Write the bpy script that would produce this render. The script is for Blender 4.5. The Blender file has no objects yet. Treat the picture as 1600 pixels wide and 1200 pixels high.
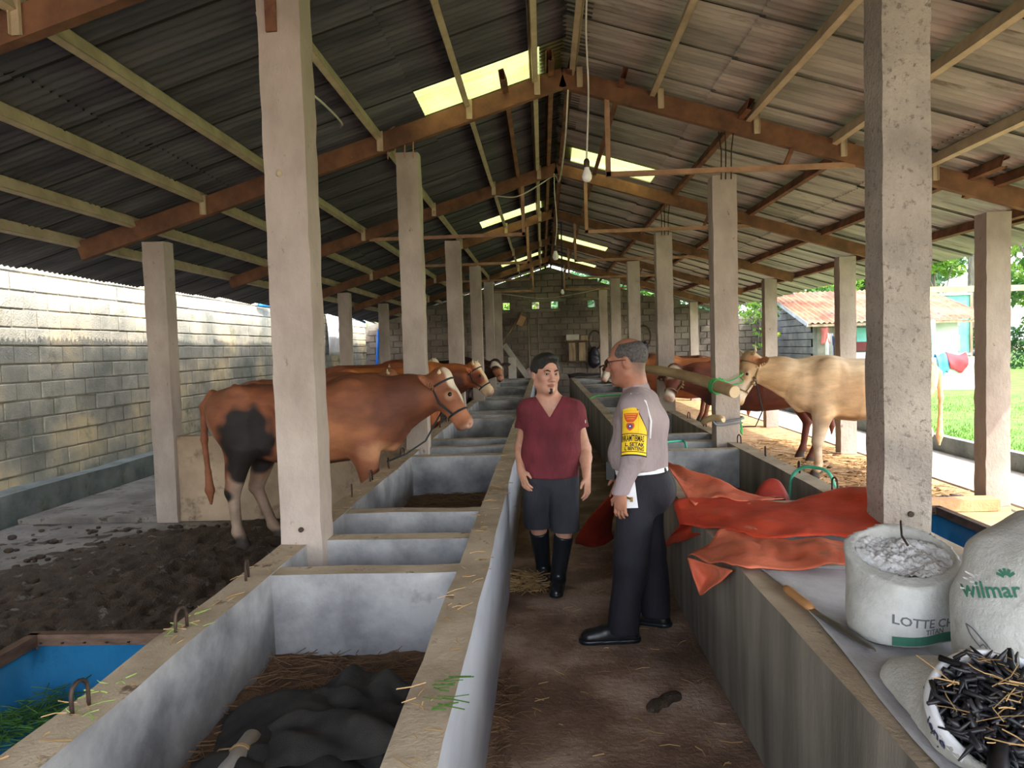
import bpy, bmesh, math, random
import numpy as np
from mathutils import Vector, Matrix, noise as mnoise
from mathutils.bvhtree import BVHTree
rnd = random.Random(7)
SC = bpy.context.scene
COL = SC.collection
# ---------------------------------------------------------------- camera
cam_d = bpy.data.cameras.new('camera'); cam = bpy.data.objects.new('camera', cam_d); COL.objects.link(cam)
cam_d.sensor_fit = 'HORIZONTAL'; cam_d.sensor_width = 36.0; cam_d.lens = 36.0*1150/1600
cam_d.clip_start = 0.05; cam_d.clip_end = 400
_M = Matrix(((0.99868326, 0.04164997, -0.02995034), (-0.0278413, -0.05032705, -0.99834465), (-0.04308834, 0.99786395, -0.04910119)))
_R = Matrix((_M[0], -_M[1], -_M[2])).transposed()      # camera x, y(up), z(back) axes as columns
cam.matrix_world = Matrix.Translation((0, 0, 1.62)) @ _R.to_4x4()
SC.camera = cam
# ---------------------------------------------------------------- sky, sun, exposure
SUN_DIR = Vector((1.0, -0.55, 1.45)).normalized()
W = bpy.data.worlds.new('sky'); SC.world = W; W.use_nodes = True
nt = W.node_tree; bg = nt.nodes['Background']
sky = nt.nodes.new('ShaderNodeTexSky'); sky.sky_type = 'NISHITA'; sky.sun_disc = False
sky.sun_elevation = math.asin(SUN_DIR.z); sky.sun_rotation = math.atan2(SUN_DIR.x, SUN_DIR.y)
sky.air_density = 1.3; sky.dust_density = 3.0; sky.ozone_density = 1.0
mixw = nt.nodes.new('ShaderNodeMixRGB'); mixw.inputs[0].default_value = 0.42
mixw.inputs[2].default_value = (7.0, 7.2, 7.5, 1)       # thin bright cloud over the whole sky
nt.links.new(sky.outputs[0], mixw.inputs[1]); nt.links.new(mixw.outputs[0], bg.inputs[0])
bg.inputs[1].default_value = 0.62
sun_d = bpy.data.lights.new('sun', 'SUN'); sun_d.energy = 4.6; sun_d.angle = 0.012; sun_d.color = (1.0, 0.93, 0.82)
sun = bpy.data.objects.new('sun', sun_d); COL.objects.link(sun)
sun.rotation_euler = SUN_DIR.to_track_quat('Z', 'Y').to_euler(); sun.location = (12, -3, 18)
vs = SC.view_settings; vs.view_transform = 'Standard'; vs.look = 'None'; vs.gamma = 1.0; vs.use_curve_mapping = False
vs.exposure = 0.92
SC.cycles.max_bounces = 10; SC.cycles.diffuse_bounces = 6; SC.cycles.transparent_max_bounces = 16
SC.cycles.use_denoising = True

# ---------------------------------------------------------------- materials
def srgb(c):
    return tuple(((v/255)/12.92 if v/255 <= .04045 else ((v/255+.055)/1.055)**2.4) for v in c)
def mat(name, c1, c2=None, c3=None, scale=3.0, detail=6, rough=0.8, rough2=None, bump=0.0, bscale=40, metal=0.0, spec=0.4,
        vcol=False, lo=0.35, hi=0.65, stretch=(1, 1, 1), spots=None, spot_scale=12, spot_at=0.62, rand=0.0, obj=False, trans=0.0, spotw=0.08, coat=0.0, sub=0.0):
    m = bpy.data.materials.new(name); m.use_nodes = True; t = m.node_tree; N = t.nodes; L = t.links
    b = N['Principled BSDF']; b.inputs['Roughness'].default_value = rough; b.inputs['Metallic'].default_value = metal
    b.inputs['Specular IOR Level'].default_value = spec
    if coat: b.inputs['Coat Weight'].default_value = coat
    g = N.new('ShaderNodeTexCoord') if obj else N.new('ShaderNodeNewGeometry')
    mp = N.new('ShaderNodeMapping'); mp.inputs['Scale'].default_value = stretch
    L.new(g.outputs['Object' if obj else 'Position'], mp.inputs[0])
    def nz(sc, det=6, ro=0.6):
        n = N.new('ShaderNodeTexNoise'); n.inputs['Scale'].default_value = sc; n.inputs['Detail'].default_value = det
        n.inputs['Roughness'].default_value = ro; L.new(mp.outputs[0], n.inputs['Vector']); return n
    n1 = nz(scale, detail)
    r = N.new('ShaderNodeValToRGB'); r.color_ramp.elements[0].position = lo; r.color_ramp.elements[1].position = hi
    c2 = c2 or c1
    r.color_ramp.elements[0].color = (*srgb(c1), 1); r.color_ramp.elements[1].color = (*srgb(c2), 1)
    if c3:
        e = r.color_ramp.elements.new((lo+hi)/2); e.color = (*srgb(c3), 1)
    L.new(n1.outputs[0], r.inputs[0]); out = r.outputs[0]
    if vcol:
        a = N.new('ShaderNodeVertexColor'); a.layer_name = 'Col'
        mx = N.new('ShaderNodeMixRGB'); mx.blend_type = 'MULTIPLY'; mx.inputs[0].default_value = 1.0
        L.new(a.outputs[0], mx.inputs[1]); L.new(out, mx.inputs[2]); out = mx.outputs[0]
    if spots:
        n2 = nz(spot_scale, 5, 0.7)
        r2 = N.new('ShaderNodeValToRGB'); r2.color_ramp.elements[0].position = spot_at; r2.color_ramp.elements[1].position = spot_at+spotw
        r2.color_ramp.elements[0].color = (0, 0, 0, 1); r2.color_ramp.elements[1].color = (1, 1, 1, 1)
        L.new(n2.outputs[0], r2.inputs[0])
        mx = N.new('ShaderNodeMixRGB'); mx.inputs[2].default_value = (*srgb(spots), 1)
        L.new(r2.outputs[0], mx.inputs[0]); L.new(out, mx.inputs[1]); out = mx.outputs[0]
    if rand:
        oi = N.new('ShaderNodeObjectInfo'); h = N.new('ShaderNodeHueSaturation')
        mr = N.new('ShaderNodeMapRange'); mr.inputs[3].default_value = 1-rand; mr.inputs[4].default_value = 1+rand
        L.new(oi.outputs['Random'], mr.inputs[0]); L.new(mr.outputs[0], h.inputs['Value']); L.new(out, h.inputs['Color']); out = h.outputs[0]
    L.new(out, b.inputs['Base Color'])
    if rough2 is not None:
        mr = N.new('ShaderNodeMapRange'); mr.inputs[1].default_value = lo; mr.inputs[2].default_value = hi
        mr.inputs[3].default_value = rough; mr.inputs[4].default_value = rough2
        L.new(n1.outputs[0], mr.inputs[0]); L.new(mr.outputs[0], b.inputs['Roughness'])
    if bump:
        n3 = nz(bscale, 4, 0.65); bp = N.new('ShaderNodeBump'); bp.inputs['Strength'].default_value = bump; bp.inputs['Distance'].default_value = 0.02
        L.new(n3.outputs[0], bp.inputs['Height']); L.new(bp.outputs[0], b.inputs['Normal'])
    if trans:
        b.inputs['Transmission Weight'].default_value = 0
        tr = N.new('ShaderNodeBsdfTranslucent'); ms = N.new('ShaderNodeMixShader'); ms.inputs[0].default_value = trans
        L.new(out, tr.inputs[0]); L.new(b.outputs[0], ms.inputs[1]); L.new(tr.outputs[0], ms.inputs[2])
        L.new(ms.outputs[0], N['Material Output'].inputs[0])
    return m
def plain(name, c, rough=0.6, metal=0.0, **k):
    return mat(name, tuple(max(0, v*0.9) for v in c), tuple(min(255, v*1.08) for v in c), rough=rough, metal=metal, **k)

MT = {}
MT['pillar'] = mat('pillar_concrete', (150, 136, 127), (182, 168, 158), scale=2.2, rough=.9, bump=.35, bscale=38, spots=(104, 90, 82), spot_scale=14, spot_at=.64, stretch=(1, 1, .6))
MT['pillar2'] = mat('pillar_rough_concrete', (144, 136, 128), (176, 166, 155), scale=3, rough=.92, bump=.8, bscale=45, spots=(118, 110, 103), spot_scale=30, spot_at=.56, spotw=.1)
MT['rim'] = mat('trough_rim_cement', (156, 138, 116), (196, 178, 154), scale=3.5, rough=.85, bump=.3, bscale=60, spots=(112, 92, 72), spot_scale=7, spot_at=.6)
MT['cement'] = mat('trough_cement_grey', (98, 97, 100), (168, 166, 166), c3=(136, 135, 137), scale=2.6, rough=.6, bump=.15, bscale=50, spots=(112, 110, 110), spot_scale=5, spot_at=.62, spotw=.2)
MT['cement_blue'] = mat('trough_cement_pale', (140, 144, 154), (190, 192, 198), scale=2.0, rough=.5, bump=.08, bscale=40, stretch=(1, .35, 1))
MT['cement_dark'] = mat('trough_cement_dirty', (96, 90, 82), (150, 142, 130), scale=1.8, rough=.75, bump=.2, bscale=50, stretch=(1, 2.2, .25))
MT['aisle'] = mat('aisle_floor', (96, 74, 60), (176, 152, 134), c3=(132, 106, 88), scale=1.7, detail=9, rough=.62, rough2=.9, bump=.7, bscale=30, lo=.38, hi=.62, spots=(70, 54, 44), spot_scale=3.2, spot_at=.6, spotw=.1)
MT['stall_l'] = mat('stall_floor_grey', (92, 86, 82), (140, 134, 128), scale=2.5, rough=.6, bump=.6, bscale=30, spots=(70, 58, 48), spot_scale=5, spot_at=.55)
MT['manure'] = mat('manure', (44, 34, 27), (84, 66, 52), scale=14, rough=.55, rough2=.85, bump=1.0, bscale=70, spots=(120, 112, 104), spot_scale=6, spot_at=.6, spotw=.06)
MT['straw_floor'] = mat('trampled_straw_floor', (150, 112, 76), (196, 160, 116), scale=6, rough=.9, bump=.8, bscale=50, spots=(96, 70, 48), spot_scale=9, spot_at=.57)
MT['ledge'] = mat('pale_concrete_ledge', (140, 134, 126), (172, 166, 156), scale=2, rough=.9, bump=.4, bscale=30)
MT['orange_ground'] = mat('orange_dusty_concrete', (172, 122, 84), (200, 158, 118), scale=2, rough=.9, bump=.4, bscale=30)
MT['soil'] = mat('outside_soil', (110, 92, 70), (140, 122, 96), scale=2, rough=.95, bump=.4)
MT['lawn'] = mat('lawn_turf', (66, 104, 30), (96, 134, 48), scale=3, rough=.9, bump=.5, bscale=80)
MT['mortar'] = mat('mortar', (122, 118, 108), (150, 144, 132), scale=5, rough=.95, bump=.5)
MT['block'] = mat('block_wall_left', (116, 120, 114), (214, 196, 160), c3=(158, 154, 142), scale=.9, rough=.92, bump=.7, bscale=45, spots=(112, 116, 96), spot_scale=1.6, spot_at=.56, spotw=.15, rand=.10)
MT['block_back'] = mat('block_wall_back', (100, 90, 83), (142, 130, 120), scale=1.0, rough=.95, bump=.5, bscale=30, rand=.14, spots=(92, 80, 62), spot_scale=.8, spot_at=.58, spotw=.15)
MT['plinth'] = mat('mossy_plinth', (88, 96, 96), (132, 138, 134), scale=2.5, rough=.7, bump=.4, spots=(96, 92, 60), spot_scale=2, spot_at=.58)
MT['roof_l'] = mat('roof_sheet_shaded', (66, 66, 74), (104, 102, 108), scale=1.4, rough=.55, metal=.15, stretch=(.5, 3, 1), rand=.12, spots=(96, 78, 64), spot_scale=2.2, spot_at=.68, bump=.15, bscale=25)  # left slope: its shade is put into a darker sheet colour
MT['roof_r'] = mat('roof_sheet_bounce_lit', (128, 125, 121), (180, 174, 167), scale=1.4, rough=.6, metal=.05, stretch=(.5, 3, 1), rand=.10, spots=(116, 108, 98), spot_scale=2.2, spot_at=.58, spotw=.12, bump=.15, bscale=25)  # right slope: light bounced off the ground put into a paler sheet colour
MT['lap_shade'] = plain('lap_shadow_edge', (34, 32, 32), .8)  # dark edge colour paints the shadow where roof sheets overlap
MT['skylight'] = mat('fibreglass_skylight', (150, 152, 92), (176, 178, 120), scale=2, rough=.5, trans=.6)
MT['purlin'] = mat('galvanised_purlin', (176, 158, 132), (208, 190, 162), scale=5, rough=.5, metal=.2, spots=(140, 104, 74), spot_scale=5, spot_at=.66)
MT['rust'] = mat('rusty_steel', (92, 63, 49), (134, 93, 68), scale=4, rough=.8, metal=.1, bump=.2, spots=(196, 170, 150), spot_scale=22, spot_at=.69, spotw=.05)
MT['rust_dark'] = mat('rusty_steel_dark', (88, 56, 42), (138, 92, 66), scale=5, rough=.8, bump=.2)
MT['rust_pale'] = mat('rusty_angle_iron', (140, 104, 84), (176, 136, 110), scale=6, rough=.8)
MT['iron'] = mat('dark_iron', (52, 44, 40), (86, 70, 60), scale=20, rough=.6, metal=.6)

# ---------------------------------------------------------------- mesh helpers
class MB:
    def __init__(s): s.v = []; s.f = []; s.mi = []
    def add(s, vs, fs, mi=0):
        o = len(s.v); s.v += [tuple(v) for v in vs]; s.f += [tuple(i+o for i in f) for f in fs]; s.mi += [mi]*len(fs); return s
    def box(s, lo, hi, mi=0, top=None):
        (a, b, c), (d, e, f) = lo, hi
        vs = [(a, b, c), (d, b, c), (d, e, c), (a, e, c), (a, b, f), (d, b, f), (d, e, f), (a, e, f)]
        fs = [(0, 3, 2, 1), (4, 5, 6, 7), (0, 1, 5, 4), (1, 2, 6, 5), (2, 3, 7, 6), (3, 0, 4, 7)]
        s.add(vs, fs, mi)
        if top is not None: s.mi[-5] = top
        return s
    def bar(s, p, q, w, h, up=(0, 0, 1), mi=0):      # square bar from p to q
        p = Vector(p); q = Vector(q); d = (q-p).normalized(); u = Vector(up); sd = d.cross(u).normalized(); u = sd.cross(d).normalized()
        vs = []
        for c in (p, q):
            for a, b in ((-1, -1), (1, -1), (1, 1), (-1, 1)): vs.append(c+sd*a*w/2+u*b*h/2)
        return s.add(vs, [(0, 3, 2, 1)[::-1], (4, 5, 6, 7)[::-1]] + [(i, (i+1) % 4, 4+(i+1) % 4, 4+i)[::-1] for i in range(4)], mi)
    def tube(s, pts, r, n=8, mi=0, caps=True):
        pts = [Vector(p) for p in pts]; R = r if hasattr(r, '__len__') else [r]*len(pts)
        o = len(s.v); prev = None
        for i, p in enumerate(pts):
            t = (pts[min(i+1, len(pts)-1)]-pts[max(i-1, 0)]).normalized()
            if prev is None:
                a = t.orthogonal().normalized()
            else:
                a = (prev-t*prev.dot(t)); a = a.normalized() if a.length > 1e-6 else t.orthogonal().normalized()
            prev = a; b = t.cross(a)
            for k in range(n):
                th = 2*math.pi*k/n; s.v.append(tuple(p+(a*math.cos(th)+b*math.sin(th))*R[i]))
        for i in range(len(pts)-1):
            for k in range(n):
                s.f.append((o+i*n+k, o+i*n+(k+1) % n, o+(i+1)*n+(k+1) % n, o+(i+1)*n+k)); s.mi.append(mi)
        if caps:
            s.f.append(tuple(o+k for k in range(n))[::-1]); s.mi.append(mi)
            e = o+(len(pts)-1)*n; s.f.append(tuple(e+k for k in range(n))); s.mi.append(mi)
        return s
    def lathe(s, prof, n=16, c=(0, 0, 0), mi=0):
        o = len(s.v)
        for r, z in prof:
            for k in range(n):
                th = 2*math.pi*k/n; s.v.append((c[0]+r*math.cos(th), c[1]+r*math.sin(th), c[2]+z))
        for i in range(len(prof)-1):
            for k in range(n):
                s.f.append((o+i*n+k, o+i*n+(k+1) % n, o+(i+1)*n+(k+1) % n, o+(i+1)*n+k)); s.mi.append(mi)
        return s
    def grid(s, P, mi=0):
        P = np.asarray(P, float); a, b, _ = P.shape; o = len(s.v)
        s.v += [tuple(x) for x in P.reshape(-1, 3)]
        for i in range(a-1):
            for j in range(b-1):
                s.f.append((o+i*b+j, o+(i+1)*b+j, o+(i+1)*b+j+1, o+i*b+j+1)); s.mi.append(mi)
        return s
    def mesh(s, name):
        m = bpy.data.meshes.new(name); m.from_pydata(s.v, [], s.f)
        if any(s.mi): m.polygons.foreach_set('material_index', s.mi)
        m.update(); return m
def link(name, me, mats, parent=None, smooth=False):
    o = bpy.data.objects.new(name, me); COL.objects.link(o)
    if not isinstance(mats, (list, tuple)): mats = [mats]
    if not me.materials:
        for m in mats: me.materials.append(m)
    if smooth: me.polygons.foreach_set('use_smooth', [True]*len(me.polygons))
    if parent: o.parent = parent; o.matrix_parent_inverse = parent.matrix_world.inverted() if False else Matrix.Translation(-Vector(parent.location)) if not any(parent.rotation_euler) else parent.matrix_basis.inverted()
    return o
def build(name, mb, mats, parent=None, smooth=False): return link(name, mb.mesh(name), mats, parent, smooth)
def tag(o, label=None, cat=None, group=None, kind=None):
    if label: o['label'] = label
    if cat: o['category'] = cat
    if group: o['group'] = group
    if kind: o['kind'] = kind
    return o
def empty(name, loc=(0, 0, 0), label=None, cat=None, group=None, kind=None):
    o = bpy.data.objects.new(name, None); COL.objects.link(o); o.location = loc; o.empty_display_size = .1
    return tag(o, label, cat, group, kind)
def nz3(p, s=1.0, seed=0): return mnoise.noise(Vector((p[0]*s+seed*17.3, p[1]*s-seed*9.1, p[2]*s+seed*4.7)))
def bevel(me, w, seg=1):
    bm = bmesh.new(); bm.from_mesh(me); bmesh.ops.bevel(bm, geom=bm.edges[:], offset=w, segments=seg, affect='EDGES', profile=.5, clamp_overlap=True); bm.to_mesh(me); bm.free(); return me
def rough_box(lo, hi, step=.12, amp=.006, freq=6, bev=.012, topmat=None, seed=0):
    """box cut into a grid, its skin a little uneven; corners rounded"""
    lo = np.array(lo, float); hi = np.array(hi, float); n = np.maximum(1, np.round((hi-lo)/step).astype(int))
    bm = bmesh.new(); cache = {}
    def V(p):
        k = tuple(np.round(p, 5))
        if k not in cache:
            q = np.array(p, float)
            on = [int(abs(q[a]-lo[a]) < 1e-6)-int(abs(q[a]-hi[a]) < 1e-6) for a in range(3)]
            if sum(1 for a in on if a) >= 2:
                q = q+np.array(on)*bev*.35*(1+.9*nz3(q, 9, seed+3))
            q = q+np.array([nz3(q, freq, seed), nz3(q, freq, seed+1), nz3(q, freq, seed+2)])*amp
            cache[k] = bm.verts.new(q)
        return cache[k]
    for ax in range(3):
        u, w = [(1, 2), (2, 0), (0, 1)][ax]
        for side in (0, 1):
            c = (lo, hi)[side][ax]
            U = np.linspace(lo[u], hi[u], n[u]+1); Wd = np.linspace(lo[w], hi[w], n[w]+1)
            for i in range(n[u]):
                for j in range(n[w]):
                    q = []
                    for a, b in ((i, j), (i+1, j), (i+1, j+1), (i, j+1)):
                        p = [0, 0, 0]; p[ax] = c; p[u] = U[a]; p[w] = Wd[b]; q.append(V(p))
                    if not side: q.reverse()
                    try:
                        f = bm.faces.new(q)
                        if topmat is not None and ax == 2 and side: f.material_index = topmat
                    except ValueError: pass
    me = bpy.data.meshes.new('rough_box'); bm.to_mesh(me); bm.free()
    me.polygons.foreach_set('use_smooth', [True]*len(me.polygons)); me.set_sharp_from_angle(angle=math.radians(32)); return me

# ================================================================ SETTING
RX, RZ, SL = 0.25, 4.235, 0.306          # ridge x, z and roof slope
X0, X1 = -5.2, 5.5                       # eaves
def roof_z(x): return RZ-SL*abs(x-RX)
YB = 23.6
ROWS = [3.57, 6.97, 10.36, 13.78, 17.2, 20.65]
# ---- ground and floors
fl = build('floor', MB().box((-.33, -2, -.15), (.86, YB, 0)), MT['aisle']); tag(fl, kind='structure')
def slab(name, lo, hi, m):
    o = build(name, MB().box(lo, hi), m); tag(o, kind='structure'); return o
slab('floor_stall_left', (-5.3, -2, -.15), (-1.25, 7.08, .0), MT['stall_l'])
slab('floor_stall_left_far', (-5.3, 7.08, -.15), (-1.25, YB, .05), MT['stall_l'])
slab('floor_gutter_left', (-5.75, -2, -.15), (-5.3, YB, -.04), MT['plinth'])
slab('floor_stall_right', (1.75, 6.8, -.15), (4.36, YB, .0), MT['straw_floor'])
slab('floor_stall_right_near', (1.75, -2, -.15), (4.36, 6.8, .0), MT['orange_ground'])
slab('floor_ledge_right', (4.42, -2, -.15), (5.5, YB, .0), MT['ledge'])
slab('trim_1', (4.36, -2, -.15), (4.42, YB, -.06), MT['plinth'])
slab('trim_2', (5.5, -2, -.2), (5.62, YB, .215), MT['plinth'])
# lawn with a gently uneven top
xs = np.linspace(5.62, 26, 50); ys = np.linspace(-6, 40, 80)
P = np.array([[(x, y, .19+.03*nz3((x, y, 0), .6)+(0.02*max(0, y-16))) for y in ys] for x in xs])
lw = build('floor_lawn', MB().grid(P[:, ::-1]), MT['lawn'], smooth=True); tag(lw, kind='structure')
gr = build('floor_ground', MB().box((-70, -60, -.6), (90, 110, -.18)), MT['soil']); tag(gr, kind='structure')

# ---- block walls: each near block a mesh of its own, the rest joined
def block_mesh(sx, sy, sz, seed):
    mb = MB().box((-sx/2, -sy/2, -sz/2), (sx/2, sy/2, sz/2)); me = mb.mesh('block'); bevel(me, .008)
    for v in me.vertices: v.co += Vector((nz3(v.co, 9, seed), nz3(v.co, 9, seed+1), nz3(v.co, 9, seed+2)))*.006
    return me
def lay_blocks(root, cells, meshes, m, limit=300, key=None):
    cells = sorted(cells, key=key)
    for me in meshes: me.materials.append(m)
    for c, s in cells[:limit]:
        o = bpy.data.objects.new('block', meshes[s]); COL.objects.link(o); o.location = Vector(c)-Vector(root.location); o.parent = root
    if cells[limit:]:
        mb = MB()
        for c, s in cells[limit:]:
            me = meshes[s]; mb.add([v.co+Vector(c) for v in me.vertices], [tuple(p.vertices) for p in me.polygons])
        o = build('far_blocks', mb, m, root); o['kind'] = 'stuff'
LX, LH, BH, BL = -5.7, 2.9, .2, .4
wl = build('wall_left', MB().box((LX-.16, -2, -.2), (LX, YB, LH)), MT['mortar']); tag(wl, kind='structure')
ms = [block_mesh(.10, BL-.014, BH-.016, k) for k in range(4)] + [block_mesh(.10, BL/2-.014, BH-.016, 9)]
cells = []
for j in range(int(LH/BH)):
    z = BH*(j+.5); off = (j % 2)*BL/2
    y = -1.9+off
    while y < YB-.3:
        cells.append(((LX-.035+rnd.uniform(-.006, .006), y+BL/2, z), rnd.randrange(4))); y += BL
lay_blocks(wl, cells, ms, MT['block'], 300, key=lambda c: (c[0][1] < 5.0 or c[0][2] < .3, c[0][1]))
pl = rough_box((-5.69, -2, -.1), (-5.42, YB, .30), .5, .02, 2, .04, seed=4); o = link('baseboard_left', pl, MT['plinth'], smooth=True); tag(o, kind='structure')
# back wall with four pierced openings
HOLES = [-1.13, -.19, .41, 1.58]; HZ = (2.84, 3.06)
wb = empty('wall_back', (0, YB, 0), kind='structure')
mb = MB(); prof = [(-5.86, 2.45), (RX, 4.02), (5.5, 2.42), (7.3, 2.42)]
mb.box((-5.86, YB+.05, -.2), (7.3, YB+.17, 2.42))
mb.add([(x, YB+.05, z) for x, z in ((-5.86, 2.42), (5.9, 2.42), (4.55, 2.84), (-4.1, 2.84))]+[(x, YB+.17, z) for x, z in ((-5.86, 2.42), (5.9, 2.42), (4.55, 2.84), (-4.1, 2.84))],
       [(0, 1, 2, 3), (7, 6, 5, 4), (1, 5, 6, 2), (3, 7, 4, 0)])
edges = [-4.0]+[e for h in HOLES for e in (h-.11, h+.11)]+[4.4]
for a, b in zip(edges[0::2], edges[1::2]): mb.box((a, YB+.05, HZ[0]), (b, YB+.17, HZ[1]))
mb.add([(x, y, z) for y in (YB+.05, YB+.17) for x, z in ((-3.4, 3.06), (3.6, 3.06), (RX, 4.16))], [(0, 1, 2), (5, 4, 3), (0, 2, 5, 3), (1, 4, 5, 2)])
build('mortar_bed', mb, MT['mortar'], wb)
cells = []; 
for j in range(21):
    z = BH*(j+.5)-.06; off = (j % 2)*BL/2; x = -5.8+off
    while x < 6.9:
        cx = x+BL/2; lim = roof_z(abs(cx-RX)+.2+RX)-.01 if cx < 5.6 else 2.36
        if z+.1 < lim and not any(abs(cx-h) < .3 and HZ[0]-.1 < z < HZ[1]+.1 for h in HOLES):
            cells.append(((cx, YB+.03+rnd.uniform(-.008, .008), z), rnd.randrange(4)))
        x += BL
for h in HOLES:                                   # short blocks beside each opening
    for s in (-1, 1): cells.append(((h+s*.21, YB+.03, 2.94), 4))
ms = [block_mesh(BL-.016, .10, BH-.018, k+20) for k in range(4)]+[block_mesh(BL/2-.014, .10, BH-.01, 31)]
lay_blocks(wb, cells, ms, MT['block_back'], 300, key=lambda c: (c[0][2] < .8, abs(c[0][0]-1.0)+.9*abs(c[0][2]-2.2)))

# ---- roof: corrugated sheets, skylights, purlins
ce = empty('ceiling', (RX, 12, RZ), kind='structure')
def sheet_mesh(L, seed):
    wv, seg, Wd = 10, 6, .79
    n = wv*seg; rows = []
    for i in range(n+1):
        y = -Wd/2+Wd*i/n; z = -.016*math.cos(2*math.pi*i/seg)
        rows.append([(0, y, z), (L/2, y, z+.004*math.sin(i*.7+seed)), (L, y, z)])
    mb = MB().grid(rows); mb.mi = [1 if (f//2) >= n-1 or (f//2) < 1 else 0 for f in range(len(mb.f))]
    return mb.mesh('roof_sheet')
SPANS = [(0, 1.42), (1.36, 3.42), (3.36, 5.9)]
meshes = {}
SKY = {(-1, 0, 6.73): 1, (1, 0, 10.05): 1, (-1, 0, 13.4): 1, (1, 0, 17.4): 1, (-1, 0, 20.05): 1, (1, 0, 21.5): 1}
PIT = .74; ang = math.atan(SL)
for side in (-1, 1):
    for k, (a, b) in enumerate(SPANS):
        if k == 2: b = ((RX-X0) if side < 0 else (X1-RX))/math.cos(ang)
        for kind in ('s', 'l'):
            me = sheet_mesh(b-a, k*2+side); me.materials.append(MT['skylight'] if kind == 'l' else MT['roof_l' if side < 0 else 'roof_r']); me.materials.append(MT['lap_shade'])
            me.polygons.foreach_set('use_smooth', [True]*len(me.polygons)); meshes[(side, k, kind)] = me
        y0 = 6.73 if side < 0 else 10.05
        for i in range(-18, 24):
            y = y0+PIT*i
            if y < -3.2 or y > YB+.3: continue
            lit = k == 0 and any(s == side and abs(yy-y) < PIT*.5 for s, kk, yy in SKY)
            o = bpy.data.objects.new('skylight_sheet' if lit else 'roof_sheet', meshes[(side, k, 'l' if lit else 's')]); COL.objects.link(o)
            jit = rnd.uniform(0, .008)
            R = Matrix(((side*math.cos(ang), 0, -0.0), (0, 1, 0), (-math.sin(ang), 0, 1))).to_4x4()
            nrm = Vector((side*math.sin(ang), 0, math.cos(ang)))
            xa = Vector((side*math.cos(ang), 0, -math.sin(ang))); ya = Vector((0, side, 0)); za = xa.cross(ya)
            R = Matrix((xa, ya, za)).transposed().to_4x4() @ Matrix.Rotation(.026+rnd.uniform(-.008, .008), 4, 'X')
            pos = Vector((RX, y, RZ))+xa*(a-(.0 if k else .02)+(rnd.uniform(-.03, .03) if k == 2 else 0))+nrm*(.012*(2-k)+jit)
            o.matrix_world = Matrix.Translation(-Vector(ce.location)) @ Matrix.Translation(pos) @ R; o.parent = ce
            if lit: o['label'] = 'translucent yellowish fibreglass sheet'
def purlin(x, y0, y1, w, h, m, name='purlin', lip=True):
    """C-section purlin hung below the sheets, its web leaning with the slope"""
    s = 1 if x > RX else -1; zt = roof_z(x)-.012
    n = Vector((s*math.sin(ang), 0, math.cos(ang))); t = Vector((s*math.cos(ang), 0, -math.sin(ang)))
    mb = MB(); c = Vector((x, 0, zt)); th = .004
    def plate(a, b):     # a,b offsets (along t, along -n) opposite corners
        vs = []
        for yy in (y0, y1):
            for u, v in ((a[0], a[1]), (b[0], a[1]), (b[0], b[1]), (a[0], b[1])): vs.append(c+t*u-n*v+Vector((0, yy, 0)))
        mb.add(vs, [(0, 1, 2, 3), (7, 6, 5, 4)]+[(i, 4+i, 4+(i+1) % 4, (i+1) % 4) for i in range(4)])
    plate((-w/2, 0), (-w/2+th, h)); plate((-w/2, 0), (w/2, th)); plate((-w/2, h-th), (w/2, h))
    plate((w/2-th, 0), (w/2, .018)); plate((w/2-th, h-.018), (w/2, h))
    return build(name, mb, m, ce)
for x in (-.03, -.66, -1.5, -2.5, -3.2, -3.87, -4.42, .36, 1.09, 1.95, 2.72, 3.53):
    purlin(x, -3, YB-.1 if x < 0 else 7.3, .05, .10, MT['purlin'])
for x, a, b in ((-.30, 6.55, YB), (.12, 6.5, YB), (.34, 6.75, YB), (.80, 6.65, YB), (1.88, 6.6, YB), (2.9, 7.0, YB), (3.88, 7.2, YB), (3.92, 6.4, 7.1), (4.15, -3, 7.4), (4.75, 7.2, YB), (4.85, -3, 8.2)):
    o = purlin(x, a, b, .05, .10, MT['rust_dark']); o['label'] = 'rust-brown purlin'
rc = MB()
for s in (-1, 1):
    rc.grid(np.array([[(RX+s*u*math.cos(ang), y, RZ+.03-abs(u)*math.sin(ang)+.0) for y in (-3, YB+.3)] for u in (0, .22)]))
build('ridge_cap', rc, MT['roof_l'], ce)

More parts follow.
